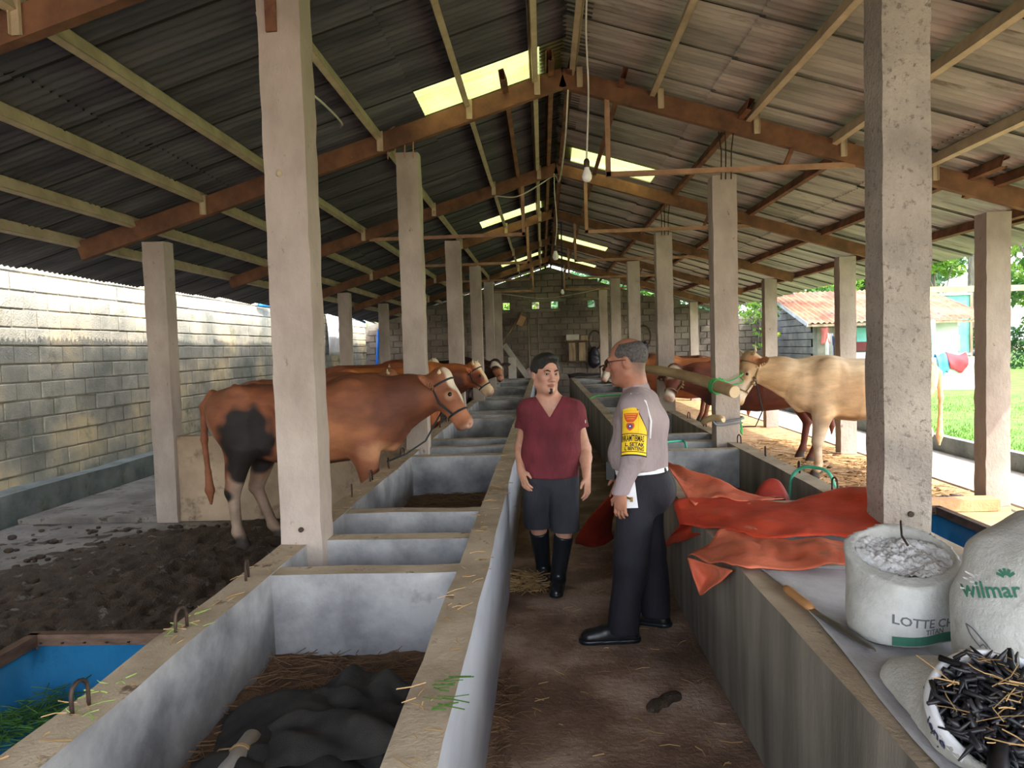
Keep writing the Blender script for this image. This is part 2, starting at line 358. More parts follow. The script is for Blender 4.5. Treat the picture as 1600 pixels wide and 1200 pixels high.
# ---- trusses
RB = 3.995   # rafter underside at the ridge
def rafter_z(x): return RB-SL*abs(x-RX)
def truss(y, label, ties, xl=-4.39, xr=4.43, depth=.14, hang=3.19):
    t = empty('roof_truss', (RX, y, RB), label, 'roof truss', 'rusty roof trusses'); t['kind'] = 'thing'
    for s, xe in ((-1, xl), (1, xr)):
        mb = MB(); a = Vector((RX-s*.01, y, RB+depth/2+.0)); b = Vector((xe, y, rafter_z(xe)+depth/2))
        mb.bar(a, b, .07, depth); me = mb.mesh('rafter'); link('rafter', me, MT['rust'], t)
    for s in ties:
        px = -.22 if s < 0 else .65
        xe = RX+s*(RB-hang)/SL
        build('tie_beam', MB().bar((px-s*.02, y, hang), (xe, y, hang), .045, .045), MT['rust_pale'], t)
        build('post', MB().bar((px, y, hang-.02), (px, y, rafter_z(px)+.03), .045, .045, up=(1, 0, 0)), MT['rust_pale'], t)
        bx = RX+s*2.1
        build('strut', MB().bar((bx-s*.10, y, hang), (bx-s*.02, y, rafter_z(bx)+.02), .035, .035, up=(1, 0, 0)), MT['rust_dark'], t)
    for x in (-.03, -.66, -1.5, -2.5, -3.2, .36, 1.09, 1.95, 2.72, 3.53):      # purlin cleats
        s = 1 if x > RX else -1
        if s > 0 and y > 8: continue
        zz = rafter_z(x)
        cl = MB().bar((x+.045, y-.045, zz+.02), (x+.045, y-.045, zz+.20), .055, .006, up=(0, 1, 0)).bar((x+.02, y-.055, zz+.02), (x+.02, y-.055, zz+.2), .004, .02, up=(0, 1, 0)).bar((x+.07, y-.055, zz+.02), (x+.07, y-.055, zz+.2), .004, .02, up=(0, 1, 0))
        build('cleat', cl, MT['purlin'], t)
    return t
TN = ['nearest rusty truss, its left end crossing the top corner of the photo', 'second rusty truss, brightest brown, with one hanging tie on its right side',
      'rusty truss third from the camera, with a tie and post on both sides', 'rusty truss fourth from the camera, over the fourth pair of inner pillars',
      'rusty truss fifth from the camera, seen small above the middle of the aisle', 'farthest rusty truss, just before the back block wall']
for k, y in enumerate(ROWS):
    truss(y-.05, TN[k], (() if k == 0 else (1,) if k == 1 else (-1, 1)), depth=.17 if k == 1 else .15, xr=4.6 if k > 1 else 5.0)

# ---- pillars
def pillar(x0, x1, y, z1, label, group, m='pillar', seed=0, z0=0, hole=False):
    me = rough_box((x0, y, z0), (x1, y+.2, z1), .10, .007, 7, .012, seed=seed)
    o = link('concrete_pillar', me, MT[m], smooth=False); me.polygons.foreach_set('use_smooth', [True]*len(me.polygons))
    tag(o, label, 'pillar', group, 'thing'); return o
ORD = ['first', 'second', 'third', 'fourth', 'fifth', 'sixth']
GL, GR, GOL, GOR = 'inner pillars along the left trough', 'inner pillars along the right trough', 'outer pillars by the left wall', 'outer pillars by the lawn'
LL = ['pale pillar with pitted edges beside the brown cow, nearest on the left trough', 'pale pillar at the head of the big brown cow, wires curled round its top',
      'third pillar along the left trough, beside the white-faced brown cow', 'fourth pillar along the left trough, before the back wall', 'fifth pillar along the left trough, thin in the distance', 'farthest pillar of the left trough, close to the back wall']
RL = ['thick grey pillar with crumbling pitted plaster behind the white sacks', 'pale pillar with the bamboo pole lashed to it by green rope',
      'third pillar along the right trough, above the policeman\'s shoulder', 'fourth pillar along the right trough, right of the policeman\'s head', 'fifth pillar along the right trough, above the policeman\'s head', 'farthest pillar of the right trough, near the hanging hose loop']
for k, y in enumerate(ROWS):
    top = [rafter_z(-1.34)-.02, 3.49, 3.15, 3.165, 3.17, 3.17][k]
    p = pillar(-1.335, -1.12, y, top, LL[k], GL, 'pillar', 10+k)
    if k == 0:
        build('steel_strap', MB().box((-1.285, y-.016, 3.17), (-1.232, y+.004, 3.48)), MT['rust_dark'], p)
        build('weep_hole', MB().tube([(-1.223, y-.012, .75), (-1.223, y+.02, .75)], .013, 10), MT['iron'], p); build('stone_chip', MB().lathe([(.001, -.02), (.014, -.012), (.017, 0), (.012, .014), (.001, .022)], 8, (-1.254, y, 2.50)), MT['rim'], p, True)
    if k == 1:
        for dx in (-.16, -.09, .0, .08):
            pts = [Vector((-1.24+dx, y-.03, 3.42)), Vector((-1.24+dx+.01, y-.06, 3.56)), Vector((-1.24+dx+.03, y-.07, 3.68+.03*math.sin(dx*40))), Vector((-1.24+dx+.07, y-.02, 3.72))]
            build('tie_wire', MB().tube(pts, .006, 5), MT['rust_pale'], p)
    top = [rafter_z(1.83)-.02, 3.155, 3.155, 3.155, 3.155, 3.155][k]
    p = pillar(1.60, 1.83, y-.03, top, RL[k], GR, 'pillar2' if k == 0 else 'pillar', 30+k)
    if k == 0: build('weep_hole', MB().tube([(1.723, y-.042, .775), (1.723, y-.01, .775)], .014, 10), MT['iron'], p)
    if k in (1, 2):
        for dx in (-.04, .0, .05):
            build('tie_wire', MB().tube([(1.72+dx, y-.05, top-.05), (1.72+dx, y-.07, top+.2), (1.72+dx*1.5, y-.06, top+.38)], .006, 5), MT['iron'], p)
for k, y, lb in ((1, 7.0, 'outer left pillar beside the low stall wall behind the brown cow'), (2, 10.36, 'outer left pillar hidden behind the nearest inner pillar'),
                 (3, 13.78, 'outer left pillar before the sunlit wall, left of the blue pipe'), (4, 17.2, 'outer left pillar just right of the blue pipe')):
    pillar(-3.84, -3.62, y, 2.75, lb, GOL, 'pillar', 50+k)
for k, y, lb in ((1, 7.0, 'half-sunlit outer pillar at the right edge of the lawn'), (2, 10.36, 'outer pillar before the white hut, behind the cream cow'),
                 (3, 13.78, 'outer pillar in front of the dark end of the hut, right of the small tree'), (4, 17.2, 'outer right pillar fifth from the camera, hidden by an inner pillar'), (5, 20.65, 'outer pillar by the back wall, farthest on the right')):
    pillar(4.10, 4.33, y, 2.74, lb, GOR, 'pillar', 60+k)

# ---- feed troughs
ZT = .68
PART = [3.08, 3.64, 4.25]       # near faces of the partitions, repeating every 3.44 m
def trough(name, xo, xi, label, m_aisle, m_in, sgn):
    """xo stall-side outer face, xi aisle-side outer face"""
    t = empty(name, ((xo+xi)/2, 4, 0), label, 'feed trough', 'long concrete feed troughs')
    a, b = min(xo, xi), max(xo, xi); th = .14
    for nm, u, v in (('stall_wall', xo, xo+sgn*th), ('aisle_wall', xi-sgn*th, xi)):
        me = rough_box((min(u, v), .6, 0), (max(u, v), 22.6, ZT), .16, .006, 2.5, .012, topmat=1, seed=int(abs(u)*10))
        link(nm, me, [m_aisle if nm == 'aisle_wall' else m_in, MT['rim']], t)
    build('trough_floor', MB().box((a+.05, .6, 0), (b-.05, 22.6, .27)), MT['cement'], t)
    for k in range(-1, 6):
        for j, p in enumerate(PART):
            y = p+3.42*k
            if y < 1.0 or y > 22: continue
            me = rough_box((a+.1, y, .2), (b-.1, y+.13, ZT-.004), .16, .005, 3, .012, topmat=1, seed=k*5+j)
            link('partition', me, [MT['cement'], MT['rim']], t); me.polygons.foreach_set('use_smooth', [True]*len(me.polygons))
    me = rough_box((a, 22.5, 0), (b, 22.63, ZT), .16, .008, 4, .012, topmat=1); link('end_wall', me, [MT['cement'], MT['rim']], t)
    return t
tl = trough('feed_trough', -1.335, -.26, 'long concrete trough with empty bins on the left of the aisle', MT['cement_blue'], MT['cement'], 1)
tr = trough('feed_trough', 1.84, .79, 'long concrete trough on the right of the aisle, partly under orange tarpaulin', MT['cement_dark'], MT['cement_dark'], -1)
def ring(x, y, t, axis=0, h=.075, w=.028):
    pts = [(0, -w, -.03), (0, -w, h*.6)]+[(0, -w*math.cos(q), h*.6+h*.4*math.sin(q)) for q in (.6, 1.2, 1.57, 2, 2.6)]+[(0, w, h*.6), (0, w, -.03)]
    a = rnd.uniform(-.5, .5)
    pts = [(x+p[1]*math.sin(a), y+p[1]*math.cos(a), ZT+p[2]) for p in pts]
    o = build('tether_loop', MB().tube(pts, .006, 6), MT['iron'], t, True); return o
for y in (1.9, 2.46, 3.03, 4.75, 5.3, 5.9, 6.5, 8.1, 8.9, 9.6): ring(-1.28, y, tl)
for y in (2.6, 3.9, 4.62, 5.26, 6.05, 6.85, 8.3, 9.2): ring(1.79, y, tr)
# low stall wall behind the big cow and the kerb on the right
o = link('stall_wall', rough_box((-3.66, 7.06, 0), (-1.3, 7.2, .85), .15, .008, 4, .012, seed=3), mat('stall_wall_plaster', (150, 128, 106), (188, 164, 138), scale=2, rough=.9, bump=.3, spots=(92, 74, 60), spot_scale=2.5, spot_at=.55, spotw=.15), smooth=True)
tag(o, 'low tan plastered stall wall behind the big brown cow', 'low wall', kind='thing')
o = link('kerb', rough_box((2.2, 6.80, 0), (4.12, 6.98, .12), .15, .006, 4, .02, seed=8), MT['orange_ground'], smooth=True)
tag(o, 'low orange-dusted kerb running to the half-sunlit outer pillar', 'kerb', kind='thing')

# ================================================================ LIVING THINGS: soft bodies meshed from blended volumes
class Field:
    def __init__(s, lo, hi, h):
        s.lo = np.array(lo, float); s.h = h; s.n = np.ceil((np.array(hi)-s.lo)/h).astype(int)+1
        s.D = np.full(s.n, 9.0, np.float32)
    def _win(s, lo, hi):
        a = np.clip(np.floor((np.array(lo)-s.lo)/s.h).astype(int), 0, s.n-1); b = np.clip(np.ceil((np.array(hi)-s.lo)/s.h).astype(int)+1, 1, s.n)
        if (b <= a).any(): return None
        sl = tuple(slice(i, j) for i, j in zip(a, b))
        ax = [s.lo[k]+s.h*np.arange(a[k], b[k]) for k in range(3)]
        return sl, np.stack(np.meshgrid(*ax, indexing='ij'), -1)
    def _mix(s, sl, d, k, op):
        A = s.D[sl]
        if op == 'add':
            if k > 0: hh = np.maximum(k-np.abs(A-d), 0)/k; d = np.minimum(A, d)-hh*hh*k*.25
            else: d = np.minimum(A, d)
        else:
            if k > 0: hh = np.maximum(k-np.abs(A+d), 0)/k; d = np.maximum(A, -d)+hh*hh*k*.25
            else: d = np.maximum(A, -d)
        s.D[sl] = d
    def cone(s, a, b, ra, rb=None, k=.03, op='add', ax=None, sq=1.0):
        rb = ra if rb is None else rb; a = np.array(a, float); b = np.array(b, float); R = max(ra, rb)*max(1, sq)+k+3*s.h
        w = s._win(np.minimum(a, b)-R, np.maximum(a, b)+R)
        if w is None: return s
        sl, P = w; ab = b-a; p = P-a
        if ax is not None:
            ax = np.array(ax, float); ax /= np.linalg.norm(ax); q = (p@ax)-((p@ab)/(ab@ab+1e-9)*(ab@ax))*1.0
            p = p+ax*(q*(1/sq-1))[..., None]
        t = np.clip((p@ab)/(ab@ab+1e-9), 0, 1)
        d = np.linalg.norm(p-t[..., None]*ab, axis=-1)-(ra+(rb-ra)*t)
        s._mix(sl, d, k, op); return s
    def chain(s, pts, rs, k=.03, **kw):
        for i in range(len(pts)-1): s.cone(pts[i], pts[i+1], rs[i], rs[i+1], k, **kw)
        return s
    def ell(s, c, r, R=None, k=.03, op='add'):
        c = np.array(c, float); r = np.array(r, float); M = max(r)+k+3*s.h
        w = s._win(c-M, c+M)
        if w is None: return s
        sl, P = w; p = P-c
        if R is not None: p = p@np.array(R, float).T      # rows of R are the local axes
        k0 = np.linalg.norm(p/r, axis=-1); k1 = np.linalg.norm(p/(r*r), axis=-1)+1e-6
        s._mix(sl, k0*(k0-1)/k1, k, op); return s
    def prof(s, X, zc, hh, hw, n=2.3, k=.03, yc=0):
        """trunk along x: ellipses of changing centre, half height and half width"""
        w = s._win((X[0], yc-max(hw)-.1, min(np.array(zc)-np.array(hh))-.1), (X[-1], yc+max(hw)+.1, max(np.array(zc)+np.array(hh))+.1)); sl, P = w
        x = P[..., 0]; f = lambda v: np.interp(x, X, v)
        a, b = f(hw), f(hh)
        q = ((np.abs(P[..., 1]-yc)/a)**n+(np.abs(P[..., 2]-f(zc))/b)**n)**(1/n)
        d = (q-1)*np.minimum(a, b)*.9; d = np.maximum(d, np.maximum(X[0]-x, x-X[-1]))
        s._mix(sl, d, k, 'add'); return s
    def plane(s, p, n, k=0.0):          # cuts everything on the n side away
        n = np.array(n, float); n /= np.linalg.norm(n); ax = [s.lo[i]+s.h*np.arange(s.n[i]) for i in range(3)]
        d = (ax[0][:, None, None]-p[0])*n[0]+(ax[1][None, :, None]-p[1])*n[1]+(ax[2][None, None, :]-p[2])*n[2]
        s.D = np.maximum(s.D, d.astype(np.float32)); return s
    def warp(s, amp, freq, seed=0, dirs=None):    # ripples (folds) over the surface
        rs = np.random.RandomState(seed); ax = [s.lo[i]+s.h*np.arange(s.n[i]) for i in range(3)]
        X, Y, Z = np.meshgrid(*ax, indexing='ij', sparse=True); acc = 0
        for _ in range(5):
            d = rs.normal(size=3) if dirs is None else np.array(dirs)*(.6+.8*rs.rand())+rs.normal(size=3)*.35
            d = d/np.linalg.norm(d)*freq*(.6+.9*rs.rand()); acc = acc+np.sin(d[0]*X+d[1]*Y+d[2]*Z+rs.rand()*6.28+1.3*np.sin(X*freq*.4+Z*freq*.3+rs.rand()*6))
        s.D = s.D+(amp*acc/2.5).astype(np.float32); return s
    def verts(s):
        D = s.D; I = D < 0; n = s.n
        c = [(i, j, k) for i in (0, 1) for j in (0, 1) for k in (0, 1)]
        sub = lambda A, o: A[o[0]:n[0]-1+o[0], o[1]:n[1]-1+o[1], o[2]:n[2]-1+o[2]]
        cnt = sum(sub(I, o).astype(np.int8) for o in c); cell = (cnt > 0) & (cnt < 8)
        idx = np.full(cell.shape, -1, np.int64); Q = np.argwhere(cell); idx[cell] = np.arange(len(Q))
        vals = np.stack([D[Q[:, 0]+o[0], Q[:, 1]+o[1], Q[:, 2]+o[2]] for o in c], 1)
        acc = np.zeros((len(Q), 3)); num = np.zeros(len(Q))
        for i in range(8):
            for j in range(i+1, 8):
                if sum(abs(np.array(c[i])-np.array(c[j]))) != 1: continue
                a, b = vals[:, i], vals[:, j]; m = (a < 0) != (b < 0); t = np.where(m, a/np.where(m, a-b, 1), 0)
                acc += np.where(m[:, None], np.array(c[i])+t[:, None]*(np.array(c[j])-np.array(c[i])), 0); num += m
        V = s.lo+s.h*(Q+acc/num[:, None]); F = []
        for axn in range(3):
            u, w = (axn+1) % 3, (axn+2) % 3
            o = [0, 0, 0]; o[axn] = 1
            A = I[:n[0]-o[0], :n[1]-o[1], :n[2]-o[2]]; B = I[o[0]:, o[1]:, o[2]:]
            E = np.argwhere(A != B); E = E[(E[:, u] > 0) & (E[:, w] > 0) & (E[:, u] < n[u]-1) & (E[:, w] < n[w]-1)]
            if not len(E): continue
            du = np.eye(3, dtype=int)[u]; dw = np.eye(3, dtype=int)[w]
            q = np.stack([idx[tuple((E-du*a-dw*b).T)] for a, b in ((1, 1), (0, 1), (0, 0), (1, 0))], 1)
            flip = ~A[tuple(E.T)]; q[flip] = q[flip][:, ::-1]; F.append(q)
        F = np.concatenate(F); return V, F[(F >= 0).all(1)]
def np_mesh(name, V, F, col=None):
    me = bpy.data.meshes.new(name); me.vertices.add(len(V)); me.vertices.foreach_set('co', np.asarray(V, np.float32).ravel())
    me.loops.add(F.size); me.loops.foreach_set('vertex_index', F.astype(np.int32).ravel())
    me.polygons.add(len(F)); me.polygons.foreach_set('loop_start', np.arange(0, F.size, F.shape[1], dtype=np.int32))
    me.polygons.foreach_set('use_smooth', np.ones(len(F), bool)); me.update(calc_edges=True); me.validate()
    if col is not None:
        a = me.attributes.new('Col', 'FLOAT_COLOR', 'POINT')
        c = np.concatenate([col, np.ones((len(col), 1))], 1).astype(np.float32); a.data.foreach_set('color', c.ravel())
    return me
LIN = lambda c: np.array(srgb(c))
def wob(P, f, seed=0):
    rs = np.random.RandomState(seed); a = 0
    for i in range(7):
        d = rs.normal(size=3)*f*(.6+i*.3); a = a+np.sin(P@d+rs.rand()*6.3+np.sin(P@(rs.normal(size=3)*f)))/(1+.35*i)
    return a/3
def paint(P, base, patches, nf=9, na=.22):
    C = np.tile(LIN(base), (len(P), 1))
    for i, (col, c, r, soft) in enumerate(patches):
        q = np.linalg.norm((P-np.array(c))/np.array(r), axis=1)+na*wob(P, nf, i+3)
        m = np.clip((1-q)/soft+.5, 0, 1)[:, None]; C = C*(1-m)+LIN(col)*m
    return C
MT['coat'] = mat('cattle_coat', (214, 214, 214), (255, 255, 255), scale=9, rough=.62, vcol=True, bump=.25, bscale=120, obj=True, stretch=(.4, 1, 1), spec=.35)
MT['skin'] = mat('skin', (238, 238, 238), (255, 255, 255), scale=30, rough=.5, vcol=True, bump=.05, bscale=160, spec=.4)
MT['eye'] = plain('eye_dark', (24, 18, 16), .15); MT['eye_white'] = plain('eye_white', (160, 150, 144), .3)
MT['horn'] = plain('horn', (206, 186, 150), .5); MT['rope_dark'] = plain('dark_rope', (46, 52, 56), .8, bump=.5, bscale=200)
MT['rope_tan'] = plain('tan_rope', (146, 118, 84), .85); MT['green'] = plain('green_hose', (70, 170, 140), .45); MT['green_rope'] = plain('green_rope', (70, 160, 84), .6)

def locmesh(name, me, m, parent, smooth=True):
    o = bpy.data.objects.new(name, me); COL.objects.link(o); o.parent = parent
    if not me.materials: me.materials.append(m)
    if smooth: me.polygons.foreach_set('use_smooth', [True]*len(me.polygons))
    return o
def cow(label, loc, yaw, base, patches, head, legs=None, sc=1.0, h=.016, horns='short', halter=True, neckd=None, detail=None, muzzle=(206, 160, 140), deep=0, lead=None, headp=(), earb=.45):
    t = empty('cow', loc, label, 'cow', 'cattle in the stalls'); t.rotation_euler = (0, 0, yaw); t.scale = (sc, sc, sc)
    poll = np.array(head[0], float); nose = np.array(head[1], float); L = np.linalg.norm(nose-poll); f = (nose-poll)/L
    lat = np.array(head[2], float) if len(head) > 2 else np.array((0, 1, 0.)); lat = lat-f*(lat@f); lat /= np.linalg.norm(lat); up = np.cross(f, lat)
    if up[2] < 0: up = -up
    Hd = lambda a, b, c: poll+f*(a*L)+lat*b+up*c
    lo = np.minimum((-1.05, -.52, -.02), np.minimum(poll, nose)-.34); hi = np.maximum((1.0, .52, 1.55), np.maximum(poll, nose)+.3)
    F = Field(lo, hi, h)
    X = [-.84, -.81, -.74, -.62, -.45, -.2, .1, .35, .55, .72, .82, .86]
    zc = [1.13, 1.12, 1.10, 1.075, 1.045, 1.02, 1.01, 1.03, 1.05, 1.06, 1.06, 1.06]
    hh = [.05, .13, .215, .275, .315, .335, .345, .335, .315, .255, .17, .09]
    hw = [.05, .11, .165, .215, .245, .285, .31, .275, .225, .175, .12, .06]
    hh = [v+(deep if -.5 < x < .5 else 0) for v, x in zip(hh, X)]
    F.prof(X, zc, hh, hw, 2.25, 0)
    for s in (-1, 1):
        F.ell((-.52, s*.185, 1.305), (.07, .055, .05), k=.09); F.ell((-.77, s*.10, 1.19), (.05, .045, .06), k=.07)
        F.ell((.42, s*.16, 1.17), (.17, .10, .22), k=.09); F.ell((-.28, s*.25, 1.02), (.12, .05, .16), k=.06, op='sub')
    F.ell((.45, 0, 1.36), (.18, .06, .05), k=.1)
    lg = dict(hl=((-.44, .17, .80), (-.68, .15, .50), (-.60, .15, .14), (-.555, .15, .03)), hr=((-.42, -.17, .80), (-.62, -.15, .50), (-.56, -.15, .14), (-.515, -.15, .03)),
              fl=((.50, .16, .78), (.56, .145, .43), (.55, .14, .13), (.585, .14, .03)), fr=((.50, -.16, .78), (.54, -.145, .43), (.56, -.14, .13), (.595, -.14, .03)))
    lg.update(legs or {})
    for nm in ('hl', 'hr'):
        a, b, c, d = map(np.array, lg[nm]); s = np.sign(a[1])
        F.cone((-.60, s*.12, 1.08), a+np.array((-.05, 0, .06)), .19, .135, .08, ax=(0, 1, 0), sq=.75)
        F.cone(a+np.array((-.05, 0, .05)), b, .125, .062, .05); F.ell(b+np.array((-.015, 0, .01)), (.05, .04, .06), k=.03)
        F.cone(b, c, .052, .040, .02); F.ell(c, (.05, .045, .05), k=.02); F.cone(c, d+np.array((0, 0, .03)), .043, .05, .02)
        F.cone(d+np.array((-.01, 0, -.005)), d+np.array((.02, 0, -.015)), .052, .05, .012)
    for nm in ('fl', 'fr'):
        a, b, c, d = map(np.array, lg[nm]); s = np.sign(a[1])
        F.cone((.46, s*.15, 1.1), a, .15, .112, .08, ax=(0, 1, 0), sq=.7); F.cone(a, b, .108, .064, .04); F.ell(b, (.055, .055, .065), k=.03)
        F.cone(b, c, .046, .038, .02); F.ell(c, (.047, .045, .05), k=.02); F.cone(c, d+np.array((0, 0, .03)), .042, .05, .02)
        F.cone(d+np.array((-.01, 0, -.005)), d+np.array((.02, 0, -.015)), .052, .05, .012)
    nb = Hd(.16, 0, -.11); mid = (np.array((.60, 0, 1.13))+nb)/2+np.array((0, 0, .01)) if neckd is None else np.array(neckd)
    F.cone((.56, 0, 1.10), mid, .255, .185, .10, ax=(0, 1, 0), sq=.72); F.cone(mid, nb, .185, .135, .08, ax=(0, 1, 0), sq=.8)
    F.chain([(.72, 0, .82), mid+np.array((0, 0, -.20)), nb+np.array((0, 0, -.13))], [.05, .045, .02], .07, ax=(0, 1, 0), sq=.5)   # dewlap
    # head
    F.cone(Hd(0.02, 0, -.045), Hd(.42, 0, -.055), .092, .088, .05, ax=lat, sq=1.12); F.ell(Hd(.0, 0, .0), (.07, .085, .06), np.stack([f, lat, up]), .05)
    F.cone(Hd(.40, 0, -.045), Hd(.86, 0, -.035), .080, .060, .05, ax=lat, sq=.9); F.cone(Hd(.22, 0, -.135), Hd(.85, 0, -.085), .075, .04, .05, ax=lat, sq=.85)
    F.ell(Hd(.93, 0, -.035), (.055, .062, .055), np.stack([f, lat, up]), .035); F.ell(Hd(.90, 0, -.10), (.05, .045, .03), np.stack([f, lat, up]), .025)
    for s in (-1, 1):
        F.ell(Hd(.38, s*.088, -.012), (.045, .022, .03), np.stack([f, lat, up]), .03); F.ell(Hd(.98, s*.032, -.012), (.014, .012, .010), np.stack([f, lat, up]), .008, 'sub')
        e0 = Hd(.10, s*.09, -.03); ed = lat*s-np.array((earb, 0, .12)); ed /= np.linalg.norm(ed); ew = np.cross(ed, up); ew /= np.linalg.norm(ew)
        F.ell(e0+ed*.105, (.13, .066, .018), np.stack([ed, np.cross(up, ed)/np.linalg.norm(np.cross(up, ed)), up]), .015)
        F.ell(e0+ed*.11-f*-.022, (.085, .034, .010), np.stack([ed, np.cross(up, ed)/np.linalg.norm(np.cross(up, ed)), up]), .008, 'sub')
    tb = [(-.80, 0, 1.28), (-.88, .01, 1.18), (-.90, .02, .9), (-.885, .03, .62)]
    F.chain(tb, [.045, .036, .026, .022], .03); F.chain([tb[-1], (-.88, .035, .46), (-.875, .036, .34)], [.026, .038, .012], .02)
    if detail: detail(F, Hd)
    V, Q = F.verts()
    pt = []
    hp = [(c, Hd(*p), r, so) for c, p, r, so in headp]
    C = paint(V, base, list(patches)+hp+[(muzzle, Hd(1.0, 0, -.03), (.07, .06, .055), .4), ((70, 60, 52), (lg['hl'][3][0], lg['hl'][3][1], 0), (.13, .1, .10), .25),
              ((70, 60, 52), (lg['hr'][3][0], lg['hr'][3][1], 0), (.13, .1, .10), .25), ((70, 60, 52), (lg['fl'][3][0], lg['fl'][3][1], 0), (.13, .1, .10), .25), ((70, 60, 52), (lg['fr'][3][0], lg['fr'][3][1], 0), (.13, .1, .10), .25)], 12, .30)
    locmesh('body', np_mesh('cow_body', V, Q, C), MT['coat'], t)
    for s in (-1, 1):
        c = Hd(.38, s*.098, -.005); mb = MB(); mb.lathe([(.001, .020)]+[(.020*math.sin(a), .020*math.cos(a)) for a in np.linspace(.3, 2.8, 7)]+[(.001, -.020)], 10, c); locmesh('eye', mb.mesh('eye'), MT['eye'], t)
        if horns:
            b0 = Hd(-.02, s*.06, .0); k = dict(short=.10, stub=.055, mid=.16)[horns]
            mb = MB().tube([b0, b0+lat*s*k*.6+up*k*.15-f*k*.3, b0+lat*s*k*.85+up*k*.5-f*k*.6], [.024, .017, .004], 8); locmesh('horn', mb.mesh('horn'), MT['horn'], t)
    if halter:
        hb = MB(); ro = np.linspace(0, 2*math.pi, 15)
        hb.tube([Hd(.70, .080*math.cos(a), -.055+.084*math.sin(a)) for a in ro], .009, 6); hb.tube([Hd(.12-.0*math.sin(a), .122*math.cos(a), -.075+.135*math.sin(a)) for a in ro], .009, 6)
        for s in (-1, 1): hb.tube([Hd(.14, s*.116, -.10), Hd(.4, s*.10, -.125), Hd(.70, s*.078, -.075)], .009, 6)
        for q in range(5): hb.tube([Hd(.38+.03*q+.02*math.sin(q*5), .10+.012*math.cos(q*3), -.115+.03*math.sin(q*2+i)) for i in range(4)], .012, 6)
        locmesh('rope_halter', hb.mesh('halter'), MT['rope_dark'] if halter is True else halter, t)
    if lead:
        locmesh('lead_rope', MB().tube([Hd(.40, .10, -.12)]+[np.array(p) for p in lead], .008, 6).mesh('lead'), MT['rope_dark'], t)
    return t
BR = (150, 91, 63); DK = (60, 36, 28); WH = (226, 208, 184)
# A: the big brown cow, left
cow('big reddish-brown cow with white forehead blaze and dung-dark thigh, standing at the left trough', (-2.0, 6.1, .02), 0, BR,
    [((112, 66, 48), (.75, 0, 1.15), (.35, .3, .3), .7), ((120, 72, 52), (-.1, 0, 1.42), (.7, .2, .14), .6), ((186, 120, 80), (.2, 0, .95), (.32, .5, .22), .8),
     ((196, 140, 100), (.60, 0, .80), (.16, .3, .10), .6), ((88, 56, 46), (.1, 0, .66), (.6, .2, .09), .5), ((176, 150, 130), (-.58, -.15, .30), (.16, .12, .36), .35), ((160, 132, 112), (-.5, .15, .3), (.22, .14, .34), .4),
     ((186, 160, 140), (-.76, -.16, .82), (.07, .1, .26), .4), ((34, 28, 27), (-.44, -.2, .94), (.23, .3, .24), .28), ((34, 28, 27), (-.40, .2, .9), (.22, .2, .22), .3), ((38, 30, 28), (-.44, -.1, .68), (.16, .35, .12), .3), ((44, 36, 32), (-.63, -.15, .45), (.06, .1, .06), .4), ((60, 42, 36), (.5, .1, .5), (.1, .06, .4), .6)],
    ((1.17, -.02, 1.385), (1.40, -.09, .985), (.16, 1, 0)),
    legs=dict(hr=((-.46, -.17, .80), (-.60, -.15, .47), (-.58, -.14, .14), (-.54, -.14, .03)), hl=((-.36, .17, .80), (-.52, .15, .46), (-.39, .15, .13), (-.33, .15, .03)), fr=((.52, -.16, .78), (.57, -.145, .43), (.57, -.14, .13), (.59, -.14, .03)), fl=((.45, .16, .78), (.50, .145, .43), (.49, .14, .13), (.51, .14, .03))),
    h=.012, horns='stub', earb=1.15, lead=[(1.02, -.14, .86), (.86, -.16, .76), (.70, -.16, .70)],
    headp=[(WH, (.12, -.015, .05), (.075, .055, .15), .35), (WH, (.42, 0, .04), (.09, .03, .12), .4), ((196, 128, 92), (.72, -.03, -.06), (.12, .09, .09), .7), ((200, 150, 118), (.40, -.1, -.02), (.03, .03, .03), .8)])
# B: orange-brown with pale face
cow('orange-brown cow with a cream white face and dark halter, second on the left', (-2.03, 9.75, .05), 0, (176, 98, 54),
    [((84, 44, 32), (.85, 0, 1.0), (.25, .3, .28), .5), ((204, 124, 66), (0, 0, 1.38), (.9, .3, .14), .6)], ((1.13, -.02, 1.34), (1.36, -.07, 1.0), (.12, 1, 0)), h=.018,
    headp=[((240, 212, 176), (.05, 0, .04), (.09, .10, .10), .3), ((240, 206, 168), (.45, -.0, .03), (.15, .075, .16), .3), ((240, 206, 168), (.85, 0, -.05), (.16, .1, .12), .3), ((120, 62, 40), (.34, -.1, -.08), (.11, .05, .09), .3)])
cow('white-headed cow with brown back, partly behind the second pillar on the left', (-2.95, 12.4, .05), .25, (150, 84, 52), [], ((1.10, -.05, 1.36), (1.36, -.12, 1.02), (.3, 1, 0)), h=.022, halter=False,
    headp=[((236, 220, 196), (.2, 0, 0), (.3, .2, .25), .3)])
cow('dark brown cow with white blaze and black ears, far down the left trough', (-2.08, 14.6, .05), -.12, (62, 40, 34), [], ((1.18, -.16, 1.30), (1.33, -.44, 1.0), (1, .45, 0)), h=.02, halter=False, horns=None,
    headp=[((236, 220, 200), (.25, 0, .04), (.16, .035, .1), .3), ((190, 124, 92), (.7, 0, -.03), (.14, .1, .12), .4)], muzzle=(190, 130, 110))
cow('smaller brown cow standing back from the trough, its ear showing over the big cow', (-2.75, 8.3, .05), .12, (150, 92, 62), [], ((1.05, -.1, 1.39), (1.38, -.05, 1.1), (.2, 1, 0)), sc=.95, h=.02, halter=False)
